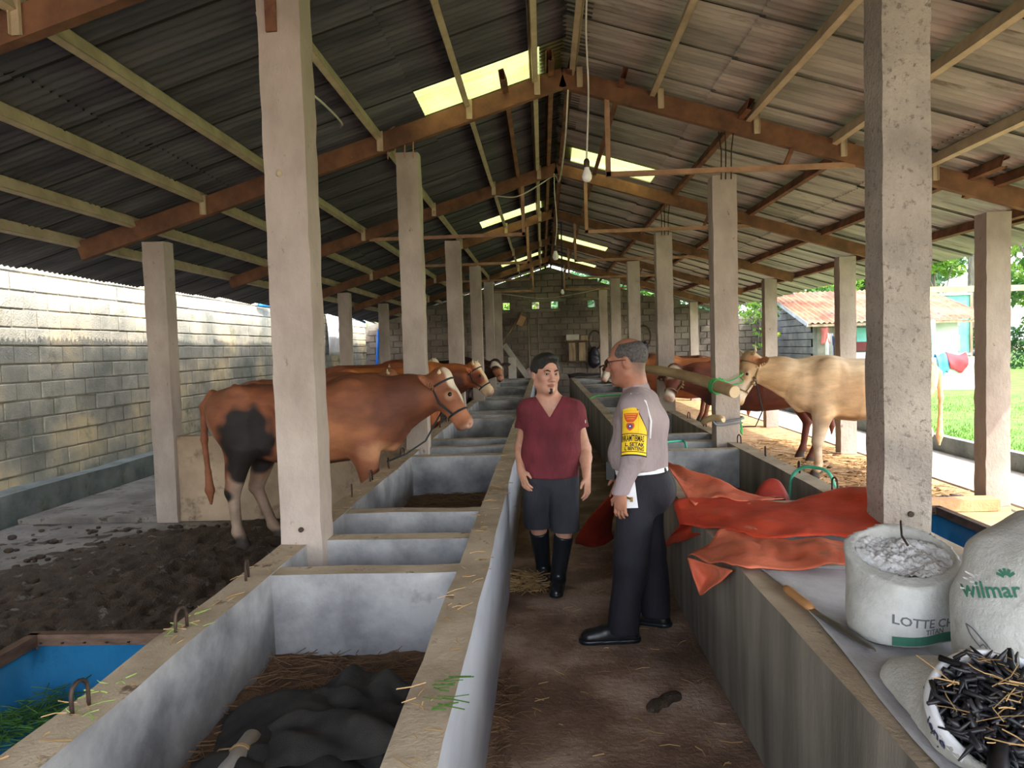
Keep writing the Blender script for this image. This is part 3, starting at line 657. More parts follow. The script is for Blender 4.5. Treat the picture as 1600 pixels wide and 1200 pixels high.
# F: the cream cow, right
CR = (216, 178, 136)
cow('cream-coloured cow with short upright horn standing in the sunlit straw on the right', (3.70, 8.75, .0), math.pi, CR,
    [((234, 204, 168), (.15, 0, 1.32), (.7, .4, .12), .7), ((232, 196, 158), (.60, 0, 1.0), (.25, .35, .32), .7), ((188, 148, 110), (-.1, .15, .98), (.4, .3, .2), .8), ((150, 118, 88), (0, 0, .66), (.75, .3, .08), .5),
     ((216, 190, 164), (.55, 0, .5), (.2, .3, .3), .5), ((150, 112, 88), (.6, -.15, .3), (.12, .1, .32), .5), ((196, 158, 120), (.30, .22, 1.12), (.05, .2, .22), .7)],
    ((1.30, .02, 1.43), (1.52, .12, .90), (-.25, 1, 0)), h=.014, horns='mid', deep=.02, earb=.9, halter=MT['rope_tan'], lead=[(1.15, .05, .8), (1.25, .1, .62), (1.5, .1, .62)],
    legs=dict(fl=((.50, .17, .76), (.56, .15, .43), (.56, .15, .13), (.60, .15, .03)), fr=((.40, -.16, .78), (.44, -.145, .43), (.44, -.14, .13), (.47, -.14, .03))),
    headp=[((196, 130, 86), (.05, .18, -.04), (.14, .12, .06), .5), ((234, 214, 190), (.7, 0, -.02), (.25, .1, .12), .6)])
cow('dark reddish-brown cow with a white patched face, behind the bamboo pole', (2.95, 10.0, .0), math.pi, (112, 58, 44),
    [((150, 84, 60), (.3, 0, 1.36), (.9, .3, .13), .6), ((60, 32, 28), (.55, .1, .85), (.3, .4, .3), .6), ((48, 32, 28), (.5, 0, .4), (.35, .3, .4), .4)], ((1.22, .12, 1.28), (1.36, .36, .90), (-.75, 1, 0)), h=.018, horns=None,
    halter=MT['rope_tan'], headp=[((222, 206, 184), (.2, .03, .05), (.13, .075, .12), .3), ((160, 92, 62), (.45, -.06, -.02), (.14, .06, .1), .4), ((236, 224, 208), (.95, 0, -.03), (.12, .09, .1), .3)])
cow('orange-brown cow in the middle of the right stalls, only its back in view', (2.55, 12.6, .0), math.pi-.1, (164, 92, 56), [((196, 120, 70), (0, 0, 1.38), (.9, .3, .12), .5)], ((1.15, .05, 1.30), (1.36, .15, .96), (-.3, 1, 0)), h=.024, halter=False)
cow('brown cow with white nose far down the right trough, in front of the policeman\'s glasses', (2.62, 15.0, .0), math.pi-.08, (120, 70, 46), [], ((1.28, .02, 1.28), (1.43, .28, .94), (-.9, 1, 0)), h=.022, halter=False, horns='stub',
    headp=[((232, 214, 196), (.8, .02, -.03), (.15, .07, .1), .3)])

# ================================================================ PEOPLE
def nrm(v): v = np.array(v, float); return v/np.linalg.norm(v)
def frame(f, up=(0, 0, 1)):
    f = nrm(f); l = nrm(np.cross(up, f)); return np.stack([f, l, np.cross(f, l)])
def head(F, c, R, s=1.0, neck=None, nr=.058):
    c = np.array(c, float); H = lambda a, b, u: c+s*(R[0]*a+R[1]*b+R[2]*u)
    F.ell(H(-.014, 0, .03), (.098*s, .077*s, .086*s), R, .02); F.ell(H(.032, 0, -.03), (.060*s, .064*s, .088*s), R, .03)
    for q in (-1, 1):
        F.cone(H(-.0, q*.05, -.065), H(.062, q*.012, -.098), .026*s, .024*s, .025); F.ell(H(.058, q*.043, -.022), (.022*s, .02*s, .018*s), R, .02)
        F.ell(H(.096, q*.031, .001), (.012*s, .016*s, .0065*s), R, .012, 'sub'); F.ell(H(.098, q*.014, -.037), (.012*s, .010*s, .009*s), R, .008)
        F.ell(H(-.012, q*.079, -.008), (.020*s, .009*s, .031*s), R, .008); F.ell(H(-.006, q*.089, -.004), (.010*s, .007*s, .018*s), R, .005, 'sub')
    F.cone(H(.085, -.036, .021), H(.085, .036, .021), .010*s, None, .018); F.cone(H(.090, 0, .008), H(.112, 0, -.031), .008*s, .012*s, .012)
    F.ell(H(.091, 0, -.061), (.011*s, .024*s, .006*s), R, .006); F.ell(H(.088, 0, -.073), (.012*s, .021*s, .007*s), R, .006); F.cone(H(.104, -.021, -.0665), H(.104, .021, -.0665), .003*s, None, .003, 'sub')
    F.ell(H(.078, 0, -.098), (.02*s, .022*s, .016*s), R, .015)
    if neck is not None: F.cone(H(-.025, 0, -.05), neck, nr*s, nr*1.1, .04)
    return H
def head_paint(c, R, s, skin, lip):
    H = lambda a, b, u: np.array(c)+s*(R[0]*a+R[1]*b+R[2]*u)
    lp = tuple(.8*np.array(skin)+.2*np.array(lip))
    return [(lip, H(.094, 0, -.067), (.022, .024, .011), .5), (lp, H(.09, 0, -.03), (.025, .025, .02), .8), (lp, H(.05, .05, -.03), (.03, .03, .03), .9), (lp, H(.05, -.05, -.03), (.03, .03, .03), .9), (tuple(.75*np.array(skin)), H(.09, .031, .0), (.02, .02, .011), .6), (tuple(.75*np.array(skin)), H(.09, -.031, .0), (.02, .02, .011), .6)]
def eyes(t, c, R, s):
    for q in (-1, 1):
        p = np.array(c)+s*(R[0]*.0765+R[1]*q*.031+R[2]*.001)
        mb = MB().lathe([(.0001, .0115)]+[(.0115*math.sin(a), .0115*math.cos(a)) for a in np.linspace(.3, 2.8, 8)]+[(.0001, -.0115)], 12, p)
        e = build('eye', mb, MT['eye_white'], t, True)
        p2 = p+R[0]*.0078*s; mb = MB().lathe([(.0001, .0062)]+[(.0062*math.sin(a), .006*math.cos(a)) for a in np.linspace(.3, 2.8, 6)]+[(.0001, -.006)], 10, p2)
        build('iris', mb, MT['eye'], e, True)
def hand(F, w, d, across, pn, thumb=1, s=1.0, curl=.5):
    """palm from wrist w along d; fingers fan along across; pn is where the palm faces; thumb on +across*thumb"""
    w = np.array(w, float); d = nrm(d); a = np.array(across, float); a = nrm(a-d*(a@d)); p = np.array(pn, float); p = nrm(p-d*(p@d)-a*(p@a))
    R = np.stack([d, a, p])
    F.ell(w+d*.045*s, (.052*s, .040*s, .016*s), R, .02); F.cone(w-d*.02, w+d*.03*s, .024*s, .026*s, .02, ax=p, sq=.7)
    for i, (o, L) in enumerate(zip((.030, .010, -.011, -.030), (.070, .078, .073, .056))):
        r = w+d*(.084-.004*abs(i-1))*s+a*thumb*o*s; dd = nrm(d+a*thumb*(.08, .02, -.03, -.09)[i]+p*curl*.35)
        m = r+dd*L*.5*s; d2 = nrm(dd+p*curl); e = m+d2*L*.32*s; d3 = nrm(d2+p*curl); g = e+d3*L*.25*s
        F.chain([r-d*.02*s, m, e, g], [.0095*s, .0088*s, .008*s, .0068*s], .005)
    b = w+d*.025*s+a*thumb*.030*s; d1 = nrm(d*.8+a*thumb*.75+p*.35); m = b+d1*.038*s; d2 = nrm(d+a*thumb*.25+p*.3)
    F.chain([b-d1*.015*s, m, m+d2*.034*s], [.0135*s, .011*s, .008*s], .008)
def ring_cut(F, p, d):        # keep what lies before p along d (used for hems)
    F.plane(p, d); return F
def nails(t, w, s=1): pass
MT['tee'] = mat('maroon_cotton', (92, 34, 42), (116, 44, 54), scale=8, rough=.85, bump=.9, bscale=11, stretch=(1, 1, .55))
MT['shorts'] = mat('charcoal_shorts', (38, 38, 44), (56, 56, 64), scale=6, rough=.85, bump=.8, bscale=11, stretch=(1, 1, .5))
MT['boot'] = mat('black_rubber', (16, 20, 24), (28, 34, 40), scale=6, rough=.3, spec=.5)
MT['shirt'] = mat('grey_uniform_shirt', (142, 128, 130), (164, 148, 150), scale=5, rough=.85, bump=.8, bscale=13, stretch=(1, 1, .6))
MT['trouser'] = mat('black_uniform_trousers', (20, 18, 26), (32, 30, 40), scale=5, rough=.8, bump=.8, bscale=9, stretch=(1, 1, .5))
MT['leather'] = mat('black_leather', (18, 18, 20), (30, 30, 34), scale=8, rough=.35)
MT['hair'] = mat('black_hair', (14, 13, 14), (34, 31, 30), scale=60, rough=.5, bump=.6, bscale=140, stretch=(1, 1, .3))
MT['grey_hair'] = mat('greying_hair', (52, 48, 48), (92, 86, 84), scale=70, rough=.6, bump=.5, bscale=160)
MT['white_cloth'] = plain('white_webbing', (224, 224, 228), .6); MT['yellow'] = plain('yellow_band', (236, 196, 40), .6)
MT['ink'] = plain('black_ink', (22, 20, 22), .7); MT['red_ink'] = plain('red_print', (206, 84, 36), .7); MT['blue_ink'] = plain('blue_print', (70, 66, 110), .7); MT['gold_ink'] = plain('orange_print', (236, 150, 50), .7); MT['white_ink'] = plain('white_print', (222, 216, 208), .7)

def finish(F, name, m, parent, col=None):
    V, Q = F.verts(); return link(name, np_mesh(name, V, Q, col(V) if col else None), m, parent, True)
# ---- the man in the maroon T-shirt
def man():
    t = empty('person', (.03, 4.87, 0), 'person in maroon V-neck T-shirt, dark shorts and black rubber boots walking in the aisle', 'person')
    SK = (198, 146, 124); hc = (.016, 4.835, 1.447); R = frame((.38, -.92, -.07), (.05, 0, 1)); hs = 1.07
    neck = np.array((.035, 4.87, 1.255)); sR = np.array((-.105, 4.885, 1.195)); sL = np.array((.19, 4.85, 1.185))
    eR = np.array((-.165, 4.97, .945)); eL = np.array((.262, 4.90, .935)); wR = np.array((-.165, 4.83, .815)); wL = np.array((.262, 4.77, .775))
    hipR = np.array((-.055, 4.90, .77)); hipL = np.array((.115, 4.875, .77)); kR = np.array((-.065, 4.92, .43)); kL = np.array((.112, 4.81, .43)); aR = np.array((-.035, 5.05, .085)); aL = np.array((.058, 4.87, .075))
    lat = nrm(sL-sR); pel = np.array((.03, 4.89, .80)); chest = np.array((.042, 4.868, 1.09))
    def torso(F, o, k=.05):
        F.cone(pel, (.035, 4.87, .95), .108+o, .112+o, k, ax=lat, sq=1.42); F.cone((.035, 4.87, .95), chest, .112+o, .118+o, k, ax=lat, sq=1.42)
        F.cone(sR+lat*.02, sL-lat*.02, .062+o, None, k); F.cone(chest, neck-np.array((0, 0, .05)), .11+o, .07+o, k, ax=lat, sq=1.3)
        F.cone(neck+(0, 0, .02), sR+(0, 0, .01), .046+o, .056+o, k); F.cone(neck+(0, 0, .02), sL+(0, 0, .01), .046+o, .056+o, k)
    F = Field((-.26, 4.58, 0.02), (.36, 5.16, 1.62), .006)
    torso(F, 0); head(F, hc, R, hs, neck)
    for sh, e, w in ((sR, eR, wR), (sL, eL, wL)):
        F.cone(sh, e, .052, .040, .03); F.cone(e, e+(w-e)*.35, .041, .041, .02); F.cone(e+(w-e)*.35, w, .041, .027, .02)
    hand(F, wR, (.22, -.42, -.95), (.5, -.8, .3), (.85, .5, .1), thumb=1, s=.98); hand(F, wL, (.05, -.28, -1), (-.45, -.85, .2), (-.85, .35, .0), thumb=1, s=1.0)
    for h, k, a in ((hipR, kR, aR), (hipL, kL, aL)):
        F.cone(h, k, .085, .058, .03); F.cone(k, k+(a-k)*.35, .054, .056, .02); F.cone(k+(a-k)*.35, a, .056, .038, .02)
    hp = head_paint(hc, R, hs, SK, (150, 92, 82)); tone = [((204, 150, 124), (.0, 4.8, .75), (.5, .3, .2), .8)]
    finish(F, 'body', MT['skin'], t, lambda V: paint(V, SK, tone+hp, 60, .1)); eyes(t, hc, R, hs)
    H = lambda a, b, u: np.array(hc)+hs*(R[0]*a+R[1]*b+R[2]*u)
    F = Field(np.array(hc)-.16, np.array(hc)+.17, .005)       # hair
    F.ell(H(-.016, 0, .036), (.104*hs, .083*hs, .092*hs), R, 0).ell(H(.045, 0, .098), (.05*hs, .06*hs, .026*hs), R, .03).ell(H(-.03, 0, .02), (.09*hs, .084*hs, .085*hs), R, .02)
    F.cone(H(.15, 0, -.03), H(.115, 0, .045), .075, .05, .02, 'sub', ax=R[1], sq=1.15); F.plane(H(0, 0, -.055), -R[2]+R[0]*.25)
    for q in (-1, 1): F.ell(H(.03, q*.085, -.05), (.06, .04, .055), R, .01, 'sub')
    F.warp(.003, 70, 4); finish(F, 'hair', MT['hair'], t)
    F = Field(np.array(hc)-.16, np.array(hc)+.16, .004); F.ell(H(.080, 0, -.101), (.020, .021, .021), R, 0).ell(H(.086, 0, -.088), (.010, .013, .012), R, .012); finish(F, 'beard', MT['hair'], t)
    for q in (-1, 1):
        F = Field(np.array(hc)-.16, np.array(hc)+.16, .004); F.chain([H(.100, q*.014, .020), H(.098, q*.032, .026), H(.082, q*.05, .020)], [.0045, .005, .003], .005); finish(F, 'eyebrow', MT['hair'], t)
    # T-shirt
    F = Field((-.30, 4.64, .70), (.40, 5.08, 1.36), .007)
    torso(F, .014); F.cone((.03, 4.885, .74), (.035, 4.87, .9), .136, .125, .04, ax=lat, sq=1.42)
    F.warp(.0065, 21, 2, (.6, .3, 1)); F.plane((0, 4.87, .762), (0, .05, -1))
    S = Field((-.30, 4.64, .70), (.40, 5.08, 1.36), .007)
    for sh, e in ((sR, eR), (sL, eL)): S.cone(sh, e, .070, .074, .03); 
    S.warp(.002, 30, 5)
    d = nrm(eL-sL); cutz = 1.085
    ax = S.lo[2]+S.h*np.arange(S.n[2]); S.D = np.maximum(S.D, (cutz-ax)[None, None, :].astype(np.float32))
    hh = np.maximum(.03-np.abs(F.D-S.D), 0)/.03; F.D = np.minimum(F.D, S.D)-hh*hh*.0075
    V3 = np.array((.030, 4.70, 1.195))     # V neck
    F.cone((.035, 4.875, 1.26), (.035, 4.865, 1.34), .068, .085, 0, 'sub')
    gx, gy, gz = np.meshgrid(*[F.lo[i]+F.h*np.arange(F.n[i]) for i in range(3)], indexing='ij', sparse=True)
    F.D = np.maximum(F.D, -np.maximum(np.abs(gx-.032)-.64*(gz-1.158), (gy-4.86)*.9)).astype(np.float32)   # V neck
    F.plane((0, 4.87, 1.285), (0, .3, 1))
    tee = finish(F, 't_shirt', MT['tee'], t)
    build('sleeve_tag', MB().box((.262, 4.795, 1.115), (.268, 4.803, 1.135)), MT['white_ink'], tee)
    F = Field((-.24, 4.64, .36), (.30, 5.10, .86), .007)     # shorts
    F.cone((.03, 4.89, .74), (.033, 4.885, .80), .115, .113, .03, ax=lat, sq=1.38)
    for h, k in ((hipR, kR), (hipL, kL)): F.cone(h, k+(0, 0, -.03), .104, .094, .03)
    F.warp(.0050, 17, 9, (.5, .3, 1)); F.plane((0, 0, .405), (0, 0, -1)); F.plane((0, 0, .80), (0, 0, 1)); sh = finish(F, 'shorts', MT['shorts'], t)
    for k, a, toe in ((kR, aR, (-.055, -1.0)), (kL, aL, (-.10, -1.0))):
        lo = np.minimum(k, a)-(.2, .3, .1); hi = np.maximum(k, a)+(.2, .2, .1); F = Field((lo[0], lo[1], 0), hi, .007)
        d = nrm((toe[0], toe[1], 0)); top = k+(a-k)*.16
        F.cone(k, a, .070, .050, 0); F.cone(a+(0, 0, -.02), a+d*.12+(0, 0, -.045), .050, .040, .03); F.cone(a+d*.12+(0, 0, -.045), a+d*.17+(0, 0, -.048), .042, .034, .02); F.cone(a-d*.03+(0, 0, -.05), a+d*.16+(0, 0, -.06), .043, .043, .01)
        F.plane(top, k-a); F.plane((0, 0, .004), (0, 0, -1)); b = finish(F, 'rubber_boot', MT['boot'], t)
        F = Field((lo[0], lo[1], 0), (hi[0], hi[1], .06), .006); F.cone(a-d*.03+(0, 0, -.05), a+d*.16+(0, 0, -.06), .047, .047, .01); F.plane((0, 0, .026), (0, 0, 1)); F.plane((0, 0, .002), (0, 0, -1)); finish(F, 'sole', MT['boot'], b)
    return t
man()
# ---- the policeman
def text2d(s, size, align='CENTER', bold=0.0):
    c = bpy.data.curves.new('t', 'FONT'); c.body = s; c.size = size; c.align_x = align; c.align_y = 'CENTER'; c.offset = bold; c.resolution_u = 2
    o = bpy.data.objects.new('t', c); COL.objects.link(o); dg = bpy.context.evaluated_depsgraph_get()
    me = bpy.data.meshes.new_from_object(o.evaluated_get(dg)); bpy.data.objects.remove(o); bpy.data.curves.remove(c)
    bm = bmesh.new(); bm.from_mesh(me); bmesh.ops.triangulate(bm, faces=bm.faces[:])
    for _ in range(1): bmesh.ops.subdivide_edges(bm, edges=[e for e in bm.edges if e.calc_length() > size*.25], cuts=1, use_grid_fill=False)
    bmesh.ops.triangulate(bm, faces=bm.faces[:])
    v = [tuple(x.co) for x in bm.verts]; bm.verts.index_update(); f = [tuple(q.index for q in p.verts) for p in bm.faces]; bm.free(); return v, f
def policeman():
    t = empty('person', (.52, 4.08, 0), 'person in grey uniform shirt and black trousers with yellow armband, back turned, facing the man', 'person')
    SK = (164, 110, 88); f = nrm((-.96, .28, 0)); l = nrm(np.cross((0, 0, 1), f)); R = frame((-.93, .33, -.13)); hs = 1.04; hc = np.array((.462, 4.09, 1.530))
    W = lambda a, b, z: np.array((.53, 4.08, 0))+f*a+l*b+np.array((0, 0, z))
    neck = W(.02, 0, 1.355); sL = W(0, .165, 1.275); sR = W(0, -.165, 1.275)
    eL = np.array((.462, 3.84, 1.06)); wL = np.array((.390, 3.875, .835)); eR = W(.02, -.225, 1.06); wR = W(.14, -.2, .86)
    hL = W(0, .085, .86); hR = W(0, -.085, .86); kL = np.array((.445, 3.97, .45)); aL = np.array((.395, 3.965, .10)); kR = np.array((.575, 4.17, .46)); aR = np.array((.605, 4.20, .10))
    def torso(F, o, k=.05):
        F.cone(W(-.01, 0, .86), W(.02, 0, 1.02), .128+o, .136+o, k, ax=l, sq=1.26); F.cone(W(.02, 0, 1.02), W(0, 0, 1.20), .136+o, .128+o, k, ax=l, sq=1.3)
        F.cone(W(0, 0, 1.20), W(.0, 0, 1.275), .126+o, .085+o, k, ax=l, sq=1.35); F.cone(sL-l*.03, sR+l*.03, .060+o, None, k)
        for s in (sL, sR): F.cone(neck+(0, 0, -.02), s+(0, 0, .012), .05+o, .056+o, k)
    F = Field((.10, 3.62, .04), (.80, 4.42, 1.68), .0065)
    torso(F, -.01); head(F, hc, R, hs, neck-f*.0, .062)
    for sh, e, w in ((sL, eL, wL), (sR, eR, wR)): F.cone(sh, e, .05, .04, .03); F.cone(e, w, .04, .028, .02)
    hand(F, wL, (-.06, .06, -1), (-.80, .60, .1), (.60, .80, 0), thumb=1, s=.96, curl=.55); hand(F, wR, (-.3, .1, -1), (-.95, .25, .1), (-.2, -.95, 0), thumb=1, s=1.0)
    for h, k, a in ((hL, kL, aL), (hR, kR, aR)): F.cone(h, k, .08, .055, .03); F.cone(k, a, .052, .038, .02)
    hp = head_paint(hc, R, hs, SK, (116, 70, 60)); H = lambda a, b, u: hc+hs*(R[0]*a+R[1]*b+R[2]*u)
    finish(F, 'body', MT['skin'], t, lambda V: paint(V, SK, [((176, 122, 98), (.38, 3.88, .75), (.1, .12, .12), .6)]+hp+[((104, 78, 66), H(-.06, 0, .0), (.07, .1, .09), .6), ((164, 112, 86), H(.03, 0, .12), (.08, .06, .05), .7)], 60, .1)); eyes(t, hc, R, hs)
    F = Field(hc-.16, hc+.16, .005); F.ell(H(-.017, 0, .028), (.101*hs, .0805*hs, .0885*hs), R, 0); F.cone(H(.16, 0, -.04), H(.085, 0, .10), .10, .075, .02, 'sub', ax=R[1], sq=.95); F.ell(H(-.015, 0, .125), (.075, .06, .045), R, .02, 'sub')
    for q in (-1, 1): F.ell(H(.01, q*.09, -.02), (.035, .05, .04), R, .01, 'sub'); F.ell(H(.07, q*.08, -.03), (.05, .05, .07), R, .01, 'sub')
    F.plane(H(0, 0, -.062), -R[2]+R[0]*.35); finish(F, 'hair', MT['grey_hair'], t)
    g = MB()                                                    # glasses
    for q in (-1, 1):
        a = np.linspace(0, 2*math.pi, 13); g.tube([H(.108, q*(.033+.0)+.022*math.cos(x), -.002+.016*math.sin(x)) for x in a], .0022, 5); g.tube([H(.106, q*.055, .006), H(.05, q*.083, .008), H(-.015, q*.088, .004)], .0024, 5)
    g.tube([H(.110, -.011, .002), H(.114, 0, .004), H(.110, .011, .002)], .0022, 5); build('glasses', g, MT['iron'], t, True)
    # shirt with long sleeves
    lo, hi, h = (.12, 3.66, .78), (.82, 4.42, 1.48), .0075
    F = Field(lo, hi, h); torso(F, .012); F.warp(.0065, 20, 11, (.5, .5, 1)); F.plane((0, 0, .938), (0, 0, -1))
    S = Field(lo, hi, h)
    for sh, e, w in ((sL, eL, wL), (sR, eR, wR)): S.cone(sh, e, .074, .066, .03); S.cone(e, w, .064, .046, .02); S.cone(w-(w-e)*.18, w, .046, .044, .004)
    S.warp(.0055, 20, 3, (.5, .5, 1)); S.plane((0, 0, .83), (0, 0, -1))
    hh = np.maximum(.03-np.abs(F.D-S.D), 0)/.03; F.D = np.minimum(F.D, S.D)-hh*hh*.0075
    F.cone(neck+(0, 0, -.01), neck+f*.01+(0, 0, .2), .066, .075, .0, 'sub'); F.cone(neck+f*.07+(0, 0, -.02), neck+f*.10+(0, 0, .1), .05, .06, .0, 'sub')
    sht = finish(F, 'uniform_shirt', MT['shirt'], t)
    F = Field(lo, (.82, 4.42, 1.52), .0055); b = neck+(0, 0, -.012); F.cone(b, b+f*.012+(0, 0, .060), .083, .072, 0); F.cone(b+(0, 0, -.03), b+f*.014+(0, 0, .12), .066, .066, .0, 'sub'); F.cone(b+f*.09+(0, 0, -.05), b+f*.09+(0, 0, .12), .035, .045, 0, 'sub'); F.plane(b+f*.01+(0, 0, .052), np.array((0, 0, 1))+f*.25); F.plane(b+(0, 0, -.012), (0, 0, -1))
    finish(F, 'collar', MT['shirt'], sht)
    ep = MB().bar(neck+l*.055-f*.0+(0, 0, .012), sL+l*.03+(0, 0, .084), .045, .008); build('epaulette', ep, MT['shirt'], sht); sl2 = sL
    c1 = [sL+l*.03+f*.02+(0, 0, .083), sL+l*.045-f*.06+(0, 0, .045), sL+l*.04-f*.085+(0, 0, -.06), sL+l*.045-f*.078+(0, 0, -.15)]
    build('white_cord', MB().tube(c1, .006, 6), MT['white_cloth'], sht, True)
    # trousers, belt
    F = Field((.14, 3.78, .03), (.84, 4.40, .96), .008); F.cone(W(-.02, 0, .83), W(-.01, 0, .92), .136, .132, .04, ax=l, sq=1.24)
    F.ell(W(-.075, .06, .80), (.10, .10, .12), k=.05); F.ell(W(-.075, -.06, .80), (.10, .10, .12), k=.05)
    for hq, k, a in ((hL, kL, aL), (hR, kR, aR)): F.cone(hq, k, .112, .092, .04); F.cone(k, a+(0, 0, -.03), .090, .086, .03)
    F.warp(.0055, 14, 6, (.5, .5, 1)); F.plane((0, 0, .055), (0, 0, -1)); F.plane((0, 0, .925), (0, 0, 1)); tro = finish(F, 'trousers', MT['trouser'], t)
    F = Field((.14, 3.78, .86), (.84, 4.40, .98), .006); F.cone(W(-.01, 0, .84), W(.015, 0, 1.0), .142, .148, 0, ax=l, sq=1.25); F.plane((0, 0, .902), (0, 0, -1)); F.plane((0, 0, .952), (0, 0, 1)); bl = finish(F, 'white_belt', MT['white_cloth'], t)
    bm_ = MB(); p = W(.155, .07, .93); R2 = np.stack([f, l, (0, 0, 1)])
    vs = [p+f*a+l*b+np.array((0, 0, c)) for a in (-.02, .025) for b in (-.03, .03) for c in (-.05, .045)]
    bm_.add(vs, [(0, 1, 3, 2), (4, 6, 7, 5), (0, 4, 5, 1), (2, 3, 7, 6), (0, 2, 6, 4), (1, 5, 7, 3)]); build('belt_pouch', bm_, MT['leather'], bl)
    # hanging card with keys at the hip
    d = np.array((.97, -.2, 0)); c0 = np.array((.435, 3.885, .92)); n = np.array((-.2, -.97, 0.)); mb = MB()
    q = [c0+np.array((-.045, 0, .0))-n*.0, c0+np.array((.028, -.004, .0)), c0+np.array((.045, -.006, -.165)), c0+np.array((-.03, 0, -.168))]
    mb.add(q+[x-n*.006 for x in q], [(0, 3, 2, 1), (4, 5, 6, 7), (0, 1, 5, 4), (1, 2, 6, 5), (2, 3, 7, 6), (3, 0, 4, 7)]); cd = build('paper_card', mb, MT['white_cloth'], t)
    build('card_print', MB().box((.418, 3.871, .845), (.440, 3.876, .868)), plain('pale_blue_print', (120, 150, 200), .7), cd)
    kb = MB().tube([(.41+.0, 3.87, .82), (.425, 3.866, .812), (.44, 3.866, .806)], .006, 6).box((.437, 3.864, .79), (.452, 3.87, .815)); build('keys', kb, plain('brass_keys', (150, 120, 70), .35, .8), cd)
    build('belt_clip', MB().tube([(.64, 3.99, .945), (.645, 3.985, .93), (.648, 3.985, .90)], .008, 6), MT['iron'], bl)
    # shoes
    for a, dr in ((aL, (-1, -.06, 0)), (aR, (-.93, .38, 0))):
        d = nrm(dr); F = Field(a-(.32, .2, .1), a+(.2, .25, .06), .006); a = np.array((a[0], a[1], .07))
        F.cone(a-d*.03, a+d*.10+(0, 0, -.015), .043, .040, .02); F.cone(a+d*.10+(0, 0, -.015), a+d*.185+(0, 0, -.028), .042, .032, .02); F.cone(a-d*.045+(0, 0, -.04), a+d*.19+(0, 0, -.042), .043, .044, .02); F.plane((0, 0, .022), (0, 0, -1)); s = finish(F, 'shoe', MT['leather'], t)
        F = Field(a-(.32, .2, .1), a+(.2, .25, .06), .006); F.cone(a-d*.05+(0, 0, -.05), a+d*.195+(0, 0, -.05), .048, .050, .02); F.plane((0, 0, .026), (0, 0, 1)); F.plane((0, 0, .002), (0, 0, -1)); finish(F, 'sole', MT['boot'], s)
    # yellow armband on the left upper arm, its face towards the camera
    A0 = sL+np.array((0, 0, .035)); ad = nrm(eL-sL); cen = nrm(np.array((-.22, -.975, 0))); cen = nrm(cen-ad*(cen@ad)); sd = np.cross(ad, cen)   # sd: towards the back (image right)
    if sd[0] < 0: sd = -sd
    def on(u, v, o=0):    # u metres round the sleeve, v metres down the arm
        tt = np.clip(v/np.linalg.norm(eL-sL), 0, 1); r = .0765+(.070-.0765)*tt+.0045+o; th = u/r
        return A0*1+ad*v+(cen*math.cos(th)+sd*math.sin(th))*r*1.0-np.array((0, 0, .035))*(1)
    def panel(name, rows, m, o, parent, nu=14):
        G = np.array([[on(a+(b-a)*i/nu, v, o) for i in range(nu+1)] for v, a, b in rows]); mb = MB().grid(G); mb.grid(G[:, ::-1]-cen*.003); return build(name, mb, m, parent, True)
    VT = .268
    rows = [(v, -.075, (.012+(.072)*max(0, min(1, (v-.0)/.13))**1.3)) for v in np.linspace(-.005, VT, 15)]
    ab = panel('armband', rows, MT['ink'], 0, t)
    rows = [(v, -.070, (.012+(.072)*max(0, min(1, (v-.0)/.13))**1.3)-.006) for v in np.linspace(.002, VT-.006, 15)]; yb = panel('yellow_face', rows, MT['yellow'], .0015, ab)
    for v0, v1 in ((.152, .156), (.246, .250)): panel('stripe', [(v0, -.07, .077), (v1, -.07, .077)], MT['ink'], .003, ab)
    def print_on(name, v2, f2, du, dv, m, o=.0035): build(name, MB().add([on(du+x, dv-y, o) for x, y, _ in v2], [tuple(q) for q in f2]), m, ab)
    for s, z, v in (('INKAMTIBMAS', .048, .180), ('L. SETAK', .027, .211), ('L. BENTENG', .027, .233)):
        v2, f2 = text2d(s, z, 'RIGHT', .0008); w = max(x for x, y, _ in v2)-min(x for x, y, _ in v2); k = .128/max(w, .001) if z > .03 else .105/w; print_on('lettering', [(x*k, y, 0) for x, y, _ in v2], f2, .060, v, MT['ink'])
    sh = lambda pts: ([(x, y, 0) for x, y in pts], [tuple(range(len(pts)))])
    panel('patch_border', [(.030, -.060, .026), (.148, -.060, .026)], MT['gold_ink'], .0022, ab, 6); panel('patch_field', [(.032, -.058, .024), (.146, -.058, .024)], MT['yellow'], .0028, ab, 6)
    panel('emblem_shield', [(.045, -.058, .022), (.058, -.056, .020), (.075, -.050, .014), (.088, -.040, .004), (.094, -.034, -.002)], MT['red_ink'], .0036, ab, 10)
    for v0, v1, a0, b0 in ((.050, .055, -.050, .014), (.062, .066, -.046, .010), (.074, .078, -.041, .005)): panel('emblem_bar', [(v0, a0, b0), (v1, a0+.001, b0-.001)], MT['gold_ink'], .0044, ab, 8)
    rr = [(v, -.018-w, -.018+w) for v, w in ((.097, .017), (.105, .022), (.115, .023), (.125, .019), (.134, .010), (.139, .002))]; panel('emblem_badge', rr, MT['red_ink'], .0036, ab, 8)
    rr = [(.116+.013*math.sin(a), -.018-.014*math.cos(a), -.018+.014*math.cos(a)) for a in np.linspace(-1.5, 1.5, 7)]; panel('emblem_disc', rr, MT['blue_ink'], .0046, ab, 6)
    rr = [(.116+.005*math.sin(a), -.018-.005*math.cos(a), -.018+.005*math.cos(a)) for a in np.linspace(-1.5, 1.5, 5)]; panel('emblem_star', rr, MT['white_ink'], .0054, ab, 4)
    return t
policeman()

